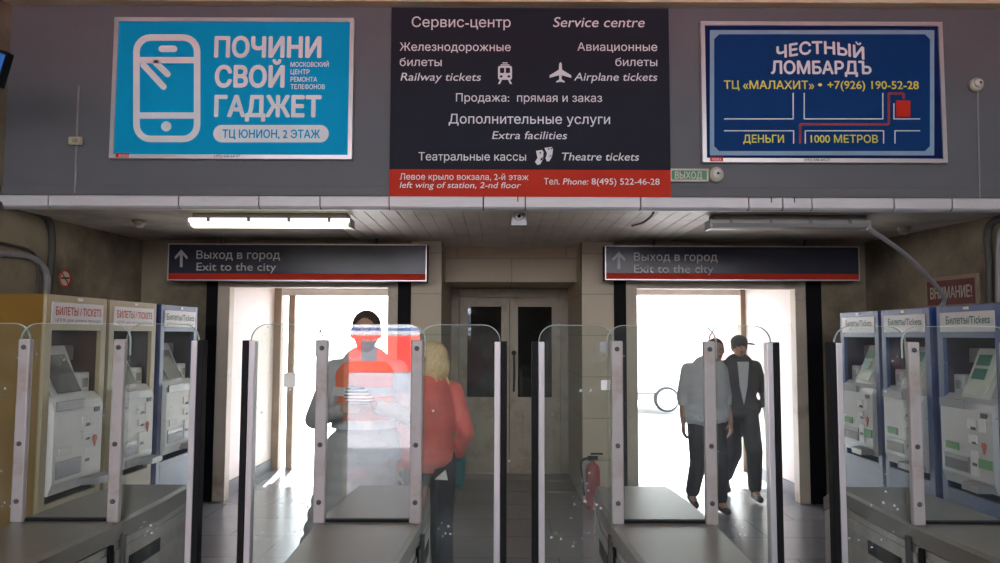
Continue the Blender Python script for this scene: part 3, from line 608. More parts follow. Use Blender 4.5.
# attention sign on the right wall
a = wp(931, 302, 1, .03); a.z = 1.80
ya, yb = 6.74, 6.11
t = thing('warning_sign', (wr(6.3), 6.3, 1.83), 'dark red attention sign on the right wall above the blue ticket machines', 'sign')
pa = Vector((wr(ya) - .02, ya, 0)); pb = Vector((wr(yb) - .02, yb, 0)); u = (pb - pa).normalized(); L = (pb - pa).length; nn = u.cross(Vector((0, 0, 1)))
def wquad(u0, u1, z0, z1, off, th, name, m):
    mb = MB(); P = [pa + u * uu + nn * o2 + Vector((0, 0, zz)) for uu in (u0, u1) for o2 in (off, off + th) for zz in (z0, z1)]
    v = [mb.bm.verts.new(p_) for p_ in P]
    for q in ((0, 1, 3, 2), (4, 6, 7, 5), (0, 4, 5, 1), (2, 3, 7, 6), (0, 2, 6, 4), (1, 5, 7, 3)): mb.bm.faces.new([v[i] for i in q])
    return mb.build(name, m, t)
wquad(0, L, 1.90, 2.20, 0, .02, 'frame', 'brown'); wquad(.035, L - .035, 1.955, 2.165, .02, .004, 'panel', 'signmaroon')
text(t, "ВНИМАНИЕ!", pa + u * .08 + nn * .026 + Vector((0, 0, 2.01)), pa + u * (L - .06) + nn * .026 + Vector((0, 0, 2.01)), .10, 'offwhite', bold=.015)

# ------------------------------------------------------------------ ticket machines (front looks along local +X)
def machine(label, frame, side, dark, labtxt, tm, steel, right, group, loc, rz, W=.68, HT=1.92):
    t = thing('ticket_machine', (0, 0, 0), label, 'ticket machine', group); h = W / 2; dp = .68; s = -1 if right else 1   # s: +1 the screen sits at -y
    mb = MB(); zt = HT; zo0, zo1 = .66, HT - .22
    mb.box(-dp, -.50, -h, h, .02, zt, .004); mb.box(-.5, -.02, -h, -h + .03, .02, zt); mb.box(-.5, -.02, h - .03, h, .02, zt); mb.box(-.5, -.02, -h + .03, h - .03, zt - .03, zt); mb.box(-.5, -.02, -h + .03, h - .03, .02, .1)
    mb.build('cabinet', side, t)
    mb = MB(); mb.box(-.03, 0, -h, -h + .065, .02, zt, .003); mb.box(-.03, 0, h - .065, h, .02, zt, .003); mb.box(-.03, 0, -h + .065, h - .065, zo1, zt, .003); mb.box(-.03, 0, -h + .065, h - .065, .02, zo0 - .02, .003)
    mb.build('front_frame', frame, t)
    MB().box(-.5, -.06, -h + .035, h - .035, zo0, zo1 + .1).build('interior', dark, t) if False else None
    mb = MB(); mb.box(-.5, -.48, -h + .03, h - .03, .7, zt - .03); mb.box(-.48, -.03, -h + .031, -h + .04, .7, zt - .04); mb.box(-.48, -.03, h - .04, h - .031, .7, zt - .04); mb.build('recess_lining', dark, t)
    MB().box(0, .006, -h + .05, h - .055, HT - .18, HT - .045, .001).build('header_label', 'white', t)
    ya = -h + .08; yb = h - .09
    # lettering reads left to right as seen from the aisle: along +y when looking at +X face
    text(t, labtxt, (.008, ya + (.05 if right else 0), HT - .125), (.008, yb, HT - .125), .052, tm, bold=.012)
    if not right or tm == 'textred': text(t, "ЦППК для оплаты проезда", (.008, ya, HT - .165), (.008, yb, HT - .165), .018, 'ink')
    MB().box(.0, .01, -.02, .03, HT - .03, HT - .012, .002).build('badge', 'white', t)
    # steel lower unit
    mb = MB(); mb.prism([(-.35, .69), (.01, .69), (.035, .76), (.035, 1.20), (.02, 1.245), (-.03, 1.29), (-.35, 1.30)], -h + .07, h - .07, 'YZ' if False else 'XZ')
    u = mb.build('dispenser_unit', steel, t)
    w0, w1 = -h + .07, h - .07; q = (w1 - w0)
    def fy(a, b): return (w0 + q * a, w0 + q * b) 
    a, b = fy(0.02, .55); MB().box(.034, .05, a, b, 1.20, 1.26, .004).build('shelf', 'mshelf', t)
    # screen housing leaning back
    a, b = fy(.10, .70) if not right else fy(.30, .84)
    for nm, m_, x_, in_ in (('screen_housing', 'mlight', 0, 0), ('screen', 'screen' if right else 'screenoff', .012, .035)):
        P = [(-.012 + x_, 1.27 + in_), (-.15 + x_, 1.60 - in_)]; th = .03 if nm == 'screen_housing' else .006
        MB().prism([(P[0][0], P[0][1]), (P[1][0], P[1][1]), (P[1][0] - th, P[1][1]), (P[0][0] - th - (.12 if nm != 'screen' else 0), P[0][1])], a + in_, b - in_, 'XZ').build(nm, m_, t)
    if right:
        for z_ in (1.40, 1.49):
            xo = .002 - (z_ - 1.30) * .418 + .008; m0 = (a + b) / 2
            MB().prism([(xo, z_), (xo - .029, z_ + .07), (xo - .034, z_ + .07), (xo - .005, z_)], m0 - .07, m0 + .06, 'XZ').build('screen_tile', 'scrgreen', t)
    a, b = fy(.74, .96) if not right else fy(.04, .24); MB().box(-.2, -.05, a, b, 1.28, 1.42, .01).build('card_reader', steel, t); MB().box(-.052, -.044, a + .03, b - .03, 1.32, 1.38, .002).build('keypad', 'mshelf', t)
    a, b = fy(.74, .94) if not right else fy(.05, .22); MB().box(-.3, -.16, a, b, 1.50, 1.60, .008).build('bill_reader', 'mshelf', t)
    # front details
    X0 = .035
    def det(a, b, z0, z1, nm, m_, th=.006): aa, bb = fy(a, b); MB().box(X0 - .002, X0 + th, aa, bb, z0, z1, .0015).build(nm, m_, t)
    det(.80, .92, 1.16, 1.19, 'coin_slot', 'ink'); det(.55, .70, 1.08, 1.14, 'card_slot', 'mlight', .008); det(.57, .72, .99, 1.04, 'card_slot', 'mlight', .008); det(.76, .88, 1.07, 1.15, 'ticket_slot', 'mlight', .008)
    det(.62, .70, 1.075, 1.095, 'slot_mouth', 'ink', .010); det(.64, .71, .985, 1.0, 'slot_mouth', 'ink', .010)
    det(.06, .55, .785, .89, 'dispensing_tray', 'mshelf'); det(.08, .53, .79, .86, 'tray_recess', 'mdark' if right else 'trgrey', .008); det(.60, .74, .78, .94, 'receipt_plate', 'mlight', .008); det(.63, .72, .845, .865, 'receipt_slot', 'ink', .010)
    det(.1, .36, .92, .97, 'notice', 'green' if right else 'white', .007)
    if right: det(.74, .97, .84, .90, 'notice', 'green', .009)
    aa, _ = fy(.84, 1); MB().lathe((X0, aa, .985), (1, 0, 0), [(.022, 0), (.022, .007)], 16).build('location_mark', 'pin', t); 
    mb = MB(); mb.prism([(aa - .016, .97), (aa, .93), (aa + .016, .97)], X0, X0 + .007, 'YZ'); mb.build('location_mark', 'pin', t)
    a, b = fy(.55, .97); mb = MB(); mb.prism([(-.02, a - .02), (.13, a + .06), (.13, b), (-.02, b)], .70, .745, 'XY'); mb.build('coin_tray', 'mshelf', t)
    t.location = loc; t.rotation_euler[2] = rz
    return t
gm = 'ticket machines on the left'
mL = -2.75
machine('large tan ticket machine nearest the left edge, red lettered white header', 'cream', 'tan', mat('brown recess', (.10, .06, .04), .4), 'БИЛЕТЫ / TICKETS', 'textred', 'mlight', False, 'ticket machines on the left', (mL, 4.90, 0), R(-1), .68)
machine('tan ticket machine between the nearest tan one and the blue one', 'cream', 'tan', 'mdark', 'БИЛЕТЫ / TICKETS', 'textred', 'mlight', False, 'ticket machines on the left', (mL, 5.65, 0), R(-1), .69)
machine('deep blue ticket machine on the left beside the black doorway post', 'mblue', 'mdblue', 'mdark', 'Билеты/Tickets', 'textgreen', 'mlight', False, 'ticket machines on the left', (mL, 6.46, 0), R(-1), .70)
mR = 3.12
for Y, lab in ((5.02, 'blue ticket machine nearest the right edge, with a lit pale screen'), (5.80, 'blue ticket machine in the middle of the right hand row'), (6.54, 'blue ticket machine furthest back in the right hand row, by the doorway')):
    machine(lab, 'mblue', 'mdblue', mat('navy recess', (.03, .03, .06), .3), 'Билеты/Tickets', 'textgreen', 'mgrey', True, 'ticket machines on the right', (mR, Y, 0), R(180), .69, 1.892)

# ------------------------------------------------------------------ turnstiles
YP = 2.79; ZT = 1.0
def turnstile(cx, label, left_len=.305, right_len=.305, po_=.174):
    t = thing('turnstile', (cx, YP, 0), label, 'turnstile', 'turnstiles')
    hw = [(1.45, .146), (2.2, .168), (2.75, .190), (3.1, .190), (3.45, .165), (3.64, .148)]
    def outline(g=0, y0=1.45, y1=3.64):
        pts = [(y, w_ - g) for y, w_ in hw if y0 <= y <= y1]; return [(cx - w_, y) for y, w_ in pts] + [(cx + w_, y) for y, w_ in pts[::-1]]
    # body with a sloping far end
    def solid(z0, topf, g, nm, m_, y1=3.64):
        mb = MB(); pl = outline(g, 1.45, y1); A = [mb.bm.verts.new((x, y, z0)) for x, y in pl]; B = [mb.bm.verts.new((x, y, topf(y))) for x, y in pl]
        n_ = len(pl); half = n_ // 2
        for i in range(n_): mb.bm.faces.new((A[i], A[(i + 1) % n_], B[(i + 1) % n_], B[i]))
        for i in range(half - 1):
            j = n_ - 1 - i; mb.bm.faces.new((B[i], B[i + 1], B[j - 1], B[j])); mb.bm.faces.new((A[i], A[j], A[j - 1], A[i + 1]))
        return mb.build(nm, m_, t)
    tf = lambda y: ZT if y <= 3.46 else ZT - .075
    solid(.0, lambda y: tf(y) - .075, .004, 'body', 'steel')
    solid(.0, lambda y: .08, -.003, 'plinth', 'black')
    solid(0, lambda y: 0, 0, 'x', 'black') if False else None
    mb = MB(); pl = outline(0); n_ = len(pl); A = [mb.bm.verts.new((x, y, tf(y) - .07)) for x, y in pl]; B = [mb.bm.verts.new((x, y, tf(y) - .012)) for x, y in pl]
    pin = outline(.012); Cc = [mb.bm.verts.new((x, min(y, 3.63), tf(y))) for x, y in pin]; half = n_ // 2
    for i in range(n_):
        j = (i + 1) % n_; mb.bm.faces.new((A[i], A[j], B[j], B[i])); mb.bm.faces.new((B[i], B[j], Cc[j], Cc[i]))
    for i in range(half - 1):
        j = n_ - 1 - i; mb.bm.faces.new((Cc[i], Cc[i + 1], Cc[j - 1], Cc[j])); mb.bm.faces.new((A[i], A[j], A[j - 1], A[i + 1]))
    mb.build('lid', 'darksteel', t)
    # side details on both faces
    for s in (-1, 1):
        def sx(y, e):  # side plane x at y
            for (ya, wa), (yb, wb) in zip(hw, hw[1:]):
                if ya <= y <= yb: return cx + s * (wa + (wb - wa) * (y - ya) / (yb - ya) + e)
        def plate(y0, y1, z0, z1, e, nm, m_):
            ys = [y0] + [y for y, _ in hw if y0 < y < y1] + [y1]; mb = MB(); rows = []
            for y in ys: rows.append([mb.bm.verts.new((sx(y, ee), y, z)) for ee, z in ((-.01, z0), (e, z0), (e, z1), (-.01, z1))])
            for p_, q_ in zip(rows, rows[1:]):
                for i in range(4): mb.bm.faces.new((p_[i], p_[(i + 1) % 4], q_[(i + 1) % 4], q_[i]))
            mb.bm.faces.new(rows[0]); mb.bm.faces.new(rows[-1][::-1]); return mb.build(nm, m_, t)
        plate(1.5, 2.70, .52, .90, .002, 'side_panel', 'steel'); plate(2.76, 3.55, .12, .90, .002, 'side_panel', 'steel'); plate(1.5, 2.70, .12, .50, .002, 'side_panel', 'steel')
        plate(2.86, 3.12, .80, .855, .004, 'reader_window', 'black'); plate(2.20, 2.55, .80, .85, .004, 'reader_window', 'black')
        plate(2.715, 2.745, .1, .925, .004, 'flap_slot', 'black')
        # post
        px = cx + s * po_
        mb = MB(); mb.box(px - .022, px + .022, YP - .03, YP - .004, ZT - .002, 1.66, .006); po = mb.build('post', 'pillar', t)
        for z in (1.63, 1.28, 1.075): MB().lathe((px, YP - .03, z), (0, -1, 0), [(.009, 0), (.009, .003), (.006, .005)], 12).build('bolt', 'cable', po)
        # flap (rounded upper corners) with its leading edge
        ln = left_len if s < 0 else right_len; xe = px + s * ln; xh = cx + s * .200
        x0, x1 = sorted((xh - s * .02, xe)); zb, ztp = .22, 1.717; yf = YP + .012
        fl = MB().prism(rrect(x0, x1, zb, ztp, .062, 8, (1, 1, 0, 0)), yf, yf + .010).build('flap_glass', 'glass', t)
        edge_strip(x0, x1, ztp, 1.6, yf - .0004, yf + .0104, .062, fl)
        a, b = sorted((xe - s * .021, xe + s * .002)); MB().box(a, b, yf - .016, yf + .024, zb - .02, 1.655, .003).build('leading_edge', 'alu', t)
        a, b = sorted((xe + s * .003, xe + s * .026)); MB().box(a, b, yf - .018, yf + .026, zb - .02, 1.657, .003).build('rubber_strip', 'rubber', t)
        MB().cyl((px + s * .02, yf + .005, .15), (px + s * .02, yf + .005, .95), .012).build('hinge_pin', 'cable', t)
    gx0, gx1 = cx - .202, cx + .202
    gg = MB().prism(rrect(gx0, gx1, ZT + .006, 1.717, .062, 8, (1, 1, 0, 0)), YP - .004, YP + .006).build('guard_glass', 'glass', t)
    edge_strip(gx0, gx1, 1.717, 1.6, YP - .0044, YP + .0064, .062, gg)
    MB().box(cx - .19, cx + .19, YP - .012, YP + .011, ZT - .002, ZT + .010, .002).build('gasket', 'rubber', t)
    return t
turnstile(-1.571, 'leftmost steel turnstile with glass flaps, before the tan ticket machines', .305, .275)
turnstile(-.478, 'steel turnstile before the left doorway, beside the woman in coral', .275, .305)
tc_ = turnstile(.60, 'steel turnstile before the right doorway, right of the middle door', .285, .24, .170)
for (x0, x1, y0, y1, m_) in ((601, 611, 380, 390, 'white'), (600, 609, 342, 352, 'mshelf')):
    a = at(x0, y1, 2.8); b_ = at(x1, y0, 2.8); MB().box(a.x, b_.x, 2.7985, 2.8005, a.z, b_.z).build('sticker', m_, tc_)
turnstile(1.693, 'rightmost steel turnstile with glass flaps, before the blue ticket machines', .272, .29)

# ------------------------------------------------------------------ people
def blob(name, fn, m, parent, vox=.010, sm=3):
    mb = MB(); fn(mb); ob = mb.build(name, m, parent)
    md = ob.modifiers.new('r', 'REMESH'); md.mode = 'VOXEL'; md.voxel_size = vox; ms = ob.modifiers.new('s', 'SMOOTH'); ms.iterations = sm; ms.factor = .5
    bpy.context.view_layer.update(); me = bpy.data.meshes.new_from_object(ob.evaluated_get(bpy.context.evaluated_depsgraph_get()))
    ob.modifiers.clear(); old = ob.data; ob.data = me; me.name = name; bpy.data.meshes.remove(old)
    for p in me.polygons: p.use_smooth = True
    return ob
V = Vector
def hand(mb, w, d, n, s, curl=.5):
    w = V(w); d = V(d).normalized(); n = V(n).normalized(); l = d.cross(n).normalized() * s
    for i in range(4):
        o_ = l * (.028 - i * .0185); a = w + o_ * .5; k1 = w + d * .085 + o_; mb.cap(a, k1, .014, .012)
        L = (.040, .044, .041, .033)[i]; c1 = curl * (.8 + .12 * i); d1 = d * math.cos(c1) + n * math.sin(c1); c2 = curl * 2.0 + .1 * i; d2 = d * math.cos(c2) + n * math.sin(c2)
        mb.cap(k1, k1 + d1 * L, .0095, .0085, 10); mb.cap(k1 + d1 * L, k1 + d1 * L + d2 * L * .85, .0085, .0072, 10)
    b = w + d * .025 + l * .022; t1 = b + (l * .75 + d * .6 + n * .35).normalized() * .040; mb.cap(b, t1, .012, .010, 10); mb.cap(t1, t1 + (l * .35 + d * .85 + n * .35).normalized() * .032, .0095, .008, 10)
def person(name_label, J, mats, extra=None, hair='short', bald=False):
    """J: world joints. face direction J['f']"""
    f = V(J['f']).normalized(); up = V((0, 0, 1)); side = up.cross(f).normalized()   # side = person's left when... consistent lateral axis
    hc = V(J['head']); base = V(J['base']); hs = J.get('hs', 1)
    t = thing('person', base, name_label, 'person')
    rotm = Matrix((side, -f, up)).transposed().to_4x4()   # local x = side, local -y = front
    def body(mb):
        mb.ell(hc, (.074 * hs, .093 * hs, .105 * hs), rotm); mb.ell(hc + f * .022 * hs - up * .055 * hs, (.056 * hs, .062 * hs, .062 * hs), rotm)
        mb.ell(hc + f * .098 * hs - up * .018 * hs, (.013 * hs, .018 * hs, .022 * hs), rotm); mb.cap(hc + f * .085 * hs + up * .02 * hs, hc + f * .105 * hs - up * .025 * hs, .008 * hs, .012 * hs, 8)
        for q in (-1, 1):
            mb.ell(hc + side * q * .078 * hs - up * .01 * hs, (.012 * hs, .02 * hs, .033 * hs), rotm); mb.cap(hc + side * q * .015 * hs + f * .083 * hs + up * .026 * hs, hc + side * q * .048 * hs + f * .07 * hs + up * .024 * hs, .010 * hs, .009 * hs, 8)
        mb.cap(hc + side * -.02 * hs + f * .082 * hs - up * .06 * hs, hc + side * .02 * hs + f * .082 * hs - up * .06 * hs, .009 * hs, .009 * hs, 8)
        mb.cap(hc - up * .07, V(J['neck']), .052, .058); mb.cap(V(J['neck']), V(J['chest']), .09, .12); mb.cap(V(J['chest']), V(J['pelvis']), .11, .11)
        for q in 'lr':
            mb.cap(V(J['neck']) - up * .04, V(J['sh' + q]), .05, .05); mb.cap(V(J['sh' + q]), V(J['el' + q]), .043, .036); mb.cap(V(J['el' + q]), V(J['wr' + q]), .036, .025)
            mb.cap(V(J['hip' + q]), V(J['kn' + q]), .075, .05); mb.cap(V(J['kn' + q]), V(J['an' + q]), .048, .033); mb.cap(V(J['an' + q]), V(J['toe' + q]), .035, .028)
            hand(mb, *J['hand' + q])
    blob('body', body, mats['skin'], t, .0065, 2)
    for q in (-1, 1):
        MB().ell(hc + side * q * .031 * hs + f * .083 * hs + up * .008 * hs, (.012, .010, .008), rotm, 12).build('eye', 'ink', t, True)
    MB().ell(hc + f * .092 * hs - up * .061 * hs, (.022, .006, .006), rotm, 12).build('lips', mat('lips', (.30, .10, .09), .5), t, True)
    tw = J.get('tw', 1.0)
    def top(mb):
        nk, ch, pv = V(J['neck']), V(J['chest']), V(J['pelvis']); el = Matrix.Diagonal((1, 1, 1, 1))
        for k_ in range(9):
            u_ = k_ / 8; c = nk.lerp(pv, u_) - up * .03; w_ = tw * (.15 + .055 * math.sin(min(1, u_ * 2.2) * 1.57) - .03 * math.exp(-((u_ - .72) / .18) ** 2) + (.02 if u_ > .85 else 0)); dd = .105 + .025 * math.sin(u_ * 3)
            mb.ell(c, (w_, dd * tw, .12), rotm)
        hem = J.get('hem', .06); mb.ell(pv - up * hem, (.195 * tw, .135 * tw, .09), rotm)
        for q in 'lr':
            mb.cap(nk - up * .045, V(J['sh' + q]), .062, .07); mb.cap(V(J['sh' + q]), V(J['el' + q]), .070, .056); e = V(J['el' + q]); w_ = V(J['wr' + q]); mb.cap(e, e.lerp(w_, J.get('sleeve', .9)), .056, .042)
        mb.lathe(nk - up * .02, (hc - nk), [(.075, 0), (.068, .045), (.06, .05)], 16)
    blob(mats.get('topname', 'jacket'), top, mats['top'], t, .011, 4)
    def trs(mb):
        pv = V(J['pelvis']); mb.ell(pv - up * .02, (.165 * tw, .118, .13), rotm)
        for q in 'lr': mb.cap(V(J['hip' + q]), V(J['kn' + q]), .102, .084); a = V(J['an' + q]); mb.cap(V(J['kn' + q]), a + (V(J['kn' + q]) - a).normalized() * .05, .082, .068)
    blob('trousers', trs, mats['bottom'], t, .011, 3)
    for q in 'lr':
        a = V(J['an' + q]); to = V(J['toe' + q])
        def shoe(mb): mb.cap(a - up * .045 - (to - a).normalized() * .03, to, .040, .034); mb.cap(a - up * .02, a + up * .02, .045, .042)
        blob('shoe', shoe, 'shoe', t, .008, 2)
    if hair == 'short':
        def hr(mb):
            mb.ell(hc + up * .028 * hs - f * .016 * hs, (.083 * hs, .095 * hs, .092 * hs), rotm); mb.ell(hc - f * .05 * hs - up * .02 * hs, (.07 * hs, .05 * hs, .075 * hs), rotm)
        blob('hair', hr, mats['hair'], t, .008, 2)
    elif hair == 'bob':
        def hr(mb):
            mb.ell(hc + up * .03 - f * .02, (.10, .108, .10), rotm); mb.ell(hc - f * .06 - up * .045, (.105, .075, .105), rotm)
            for q in (-1, 1): mb.ell(hc + side * q * .068 - f * .03 - up * .055, (.034, .06, .095), rotm)
            for k_ in range(14):
                a_ = R(-110 + k_ * 17); dv = side * math.sin(a_) - f * math.cos(a_) ; mb.cap(hc + dv * .085 - up * .05, hc + dv * (.10 + .015 * (k_ % 3)) - up * (.13 + .02 * (k_ % 2)), .018, .009, 8)
        blob('hair', hr, mats['hair'], t, .007, 1)
    elif hair == 'cap':
        def cp(mb): mb.ell(hc + up * .045, (.088, .104, .078), rotm); mb.cap(hc + up * .03, hc + up * .02, .085, .088)
        cobj = blob('cap', cp, 'cap', t, .008, 2)
        mb = MB(); pts = []
        bd_ = J.get('brim', f)
        bd_ = V(bd_).normalized(); sd = up.cross(bd_)
        for k_ in range(13):
            a_ = R(-80 + k_ * 160 / 12); pts.append(hc + up * (.035 - .02 * math.cos(a_)) + bd_ * (.07 + .10 * math.cos(a_)) + sd * .078 * math.sin(a_))
        lo = [mb.bm.verts.new(p_) for p_ in pts]; hi = [mb.bm.verts.new(p_ + up * .006) for p_ in pts]; mb.bm.faces.new(lo[::-1]); mb.bm.faces.new(hi)
        for i in range(13): j = (i + 1) % 13; mb.bm.faces.new((lo[i], lo[j], hi[j], hi[i]))
        mb.build('brim', 'cap', cobj)
        def hr(mb): mb.ell(hc - f * .03 - up * .01, (.08, .085, .07), rotm)
        blob('hair', hr, mats['hair'], t, .009, 2)
    return t
def stand(x, y, h, f, dz=0):
    """joints of a standing figure of height h facing f"""
    f = V(f).normalized(); s = V((0, 0, 1)).cross(f).normalized(); b = V((x, y, dz)); k_ = h / 1.75
    P = lambda a, c, z: b + s * a * k_ + f * c * k_ + V((0, 0, z * k_))
    J = dict(f=f, base=b, head=P(0, .02, 1.635), neck=P(0, -.01, 1.47), chest=P(0, 0, 1.27), pelvis=P(0, 0, .98), hs=k_)
    for q, sg in (('l', 1), ('r', -1)):
        J['sh' + q] = P(sg * .175, -.01, 1.41); J['el' + q] = P(sg * .235, -.03, 1.13); J['wr' + q] = P(sg * .25, .04, .88)
        J['hip' + q] = P(sg * .09, 0, .93); J['kn' + q] = P(sg * .10, .02, .50); J['an' + q] = P(sg * .10, -.02, .09); J['toe' + q] = P(sg * .12, .14, .035)
        J['hand' + q] = (J['wr' + q], (0, 0, -1), -s * sg, sg, .35)
    return J, P
# woman in coral, seen from behind, turned a little to the left
x = X(432, 4.95); J, P = stand(x, 4.95, 1.62, (-.55, .83, 0))
J['f'] = V((-.75, .6, 0)); J['elr'] = P(-.26, -.05, 1.12); J['wrr'] = P(-.27, .10, .93); J['handr'] = (J['wrr'], P(-.27, .25, .83) - J['wrr'], (0, 0, -1), 1, .6)
J['hem'] = .02
w1 = person('blonde person in a coral shirt and dark trousers, seen from behind', J, dict(skin='skin', top='coral', bottom='navytrs', hair='blonde', topname='shirt'), hair='bob')
# her teal bag
c = J['wrr'] + V((.02, .06, -.06)); t = thing('handbag', c - V((0, 0, .14)), 'small teal bag hanging from the hand of the woman in coral', 'bag')
MB().box(c.x - .035, c.x + .035, c.y - .10, c.y + .10, c.z - .15, c.z + .04, .03, seg=3).build('pouch', 'teal', t, True); MB().tube([(c.x, c.y - .08, c.z + .03), (c.x, c.y - .03, c.z + .12), (c.x, c.y + .03, c.z + .12), (c.x, c.y + .08, c.z + .03)], .008).build('strap', 'teal', t, True)
c = at(441, 474, 4.80); mb = MB(); mb.prism([(c.x - .04, c.z - .03), (c.x + .045, c.z - .035), (c.x + .03, c.z + .03)], 4.78, 4.783); tag(mb.build('paper_slip', 'paper'), 'white triangular paper slip at the hip of the woman in coral', 'paper')
# man in vest behind the second turnstile
x = X(367, 4.45); J, P = stand(x, 4.45, 1.82, (.05, -1, 0)); J['tw'] = .98
J['elr'] = P(-.28, .02, 1.14); J['ell'] = P(.28, .05, 1.15); J['wrr'] = P(-.08, .25, 1.22); J['wrl'] = P(.08, .25, 1.24)
J['handr'] = (J['wrr'], (P(.1, .3, 1.25) - J['wrr']), (0, 1, 0), 1, .6); J['handl'] = (J['wrl'], (P(-.1, .3, 1.27) - J['wrl']), (0, 1, 0), -1, .6)
m1 = person('person in grey coat and orange safety vest, hands together at the chest', J, dict(skin='darkskin', top='greyshirt', bottom='greyshirt', hair='darkhair', topname='shirt'), hair='short')
def vs(mb):
    nk, pv = J['neck'], J['pelvis']; Rt = Matrix.Rotation(0, 4, 'X')
    for k_ in range(7):
        u_ = k_ / 6; cc = nk.lerp(pv, .12 + .45 * u_) - V((0, 0, .03)); mb.ell(cc, (.196 - .012 * math.sin(u_ * 3), .146, .12))
blob('safety_vest', vs, 'vestor', m1, .012, 3)
for zz in (1.12, 1.30): 
    mb = MB(); pc = P(0, 0, zz); prof = [(.197 * math.cos(R(a_)), .150 * math.sin(R(a_))) for a_ in range(0, 360, 12)]; inn = [(u * .97, w_ * .97) for u, w_ in prof]
    mb.ring([(pc.x + u, pc.y + w_) for u, w_ in prof], [(pc.x + u, pc.y + w_) for u, w_ in inn], pc.z - .025, pc.z + .025, 'XY'); mb.build('reflective_band', 'silver', m1)
def skirt(mb):
    pv = J['pelvis']
    for k_ in range(8): mb.ell(pv + V((-.03 - .004 * k_, 0, .02 - k_ * .08)), (.20 + .016 * k_, .15 + .008 * k_, .11))
blob('coat_skirt', skirt, 'greyshirt', m1, .012, 3)
c = P(0, .36, 1.30)
def cloth(mb): mb.ell(c, (.07, .03, .05)); mb.ell(c + V((.05, 0, -.02)), (.04, .03, .03)); mb.ell(c + V((-.03, 0, .03)), (.03, .02, .025))
sm_ = mat('striped knit', (.7, .7, .7), .8); n = sm_.node_tree.nodes; l = sm_.node_tree.links; wv = n.new('ShaderNodeTexWave'); wv.bands_direction = 'Z'; wv.inputs['Scale'].default_value = 18; wv.inputs['Distortion'].default_value = .6
tc = n.new('ShaderNodeTexCoord'); l.new(tc.outputs['Object'], wv.inputs[0]); rp = n.new('ShaderNodeValToRGB'); rp.color_ramp.interpolation = 'CONSTANT'; rp.color_ramp.elements[1].position = .5; rp.color_ramp.elements[0].color = (.02, .02, .02, 1); rp.color_ramp.elements[1].color = (.7, .7, .7, 1)
l.new(wv.outputs[0], rp.inputs[0]); l.new(rp.outputs[0], n['Principled BSDF'].inputs['Base Color'])
cl = blob('striped_cloth', cloth, sm_, None, .006, 2); tag(cl, 'black and white striped cloth held at the chest of the man in the orange vest', 'cloth')
# man in cap walking in through the right doorway
x = X(738, 7.97); J, P = stand(x, 7.97, 1.68, (-.05, -1, 0)); J['brim'] = V((.75, -.66, 0))
sN = -1
J['knl'] = P(.08, .24, .52); J['anl'] = P(.09, .20, .10); J['toel'] = P(.10, .36, .05)
J['knr'] = P(-.09, .06, .48); J['anr'] = P(-.10, -.28, .16); J['toer'] = P(-.11, -.14, .05)
lef = J['shl'].x > J['shr'].x; a_, b_ = ('l', 'r') if lef else ('r', 'l')   # a_: the arm on the right of the picture
sg = 1 if a_ == 'l' else -1
J['el' + a_] = P(sg * .27, -.02, 1.13); J['wr' + a_] = P(sg * .30, .06, .88); J['hand' + a_] = (J['wr' + a_], (.1, -.1, -1), (-1, 0, 0), sg, .5)
m2 = person('person in dark jacket and grey cap walking in through the right doorway', J, dict(skin='skin', top='jacket', bottom='navytrs', hair='darkhair', topname='jacket'), hair='cap')
ch = J['chest']; mb = MB(); mb.prism([(J['neck'].x - .055, J['neck'].z + .0), (J['neck'].x + .055, J['neck'].z), (ch.x + .035, ch.z - .06), (ch.x + .0, ch.z - .24), (ch.x - .035, ch.z - .06)], ch.y - .155, ch.y - .12); mb.build('shirt_front', 'shirt', m2)
w_ = J['wr' + a_]; mb = MB(); mb.prism([(w_.x - .055, w_.z - .16), (w_.x - .02, w_.z - .17), (w_.x - .045, w_.z + .10), (w_.x - .085, w_.z + .10)], w_.y - .06, w_.y - .055); tag(mb.build('paper_sheet', 'paper'), 'folded white sheet of paper held by the man in the cap', 'paper')
# man in pale shirt beside him, partly behind a turnstile post
x = X(704, 7.4); J, P = stand(x, 7.4, 1.67, (.1, -1, 0)); J['head'] += V((.10, -.02, -.015)); J['neck'] += V((.04, 0, 0)); J['tw'] = 1.12
J['knl'] = P(.09, .14, .5); J['anl'] = P(.1, .10, .09); J['toel'] = P(.11, .26, .035); J['knr'] = P(-.09, .02, .49); J['anr'] = P(-.10, -.16, .12); J['toer'] = P(-.11, -.02, .04); J['sleeve'] = .25
person('person in a pale shirt in the right doorway, half hidden by a post', J, dict(skin='skin', top='shirt', bottom='navytrs', hair='darkhair', topname='shirt'), hair='short')

# fire extinguisher by the niche pillar
D = 7.45; x = X(592, D); t = thing('fire_extinguisher', (x, D, 0), 'red fire extinguisher standing at the pillar right of the middle door', 'fire extinguisher')
MB().lathe((x, D, .0), (0, 0, 1), [(.068, 0), (.072, .02), (.072, .36), (.06, .41), (.025, .44), (.022, .46)], 24).build('cylinder', 'extred', t, True)
MB().box(x - .05, x + .05, D - .015, D + .015, .46, .50, .006).build('valve', 'black', t); MB().box(x - .02, x + .10, D - .01, D + .01, .515, .53, .004).build('lever', 'black', t)
MB().tube([(x - .05, D, .48), (x - .11, D, .44), (x - .10, D, .25), (x - .085, D, .12)], .011).build('hose', 'black', t, True)
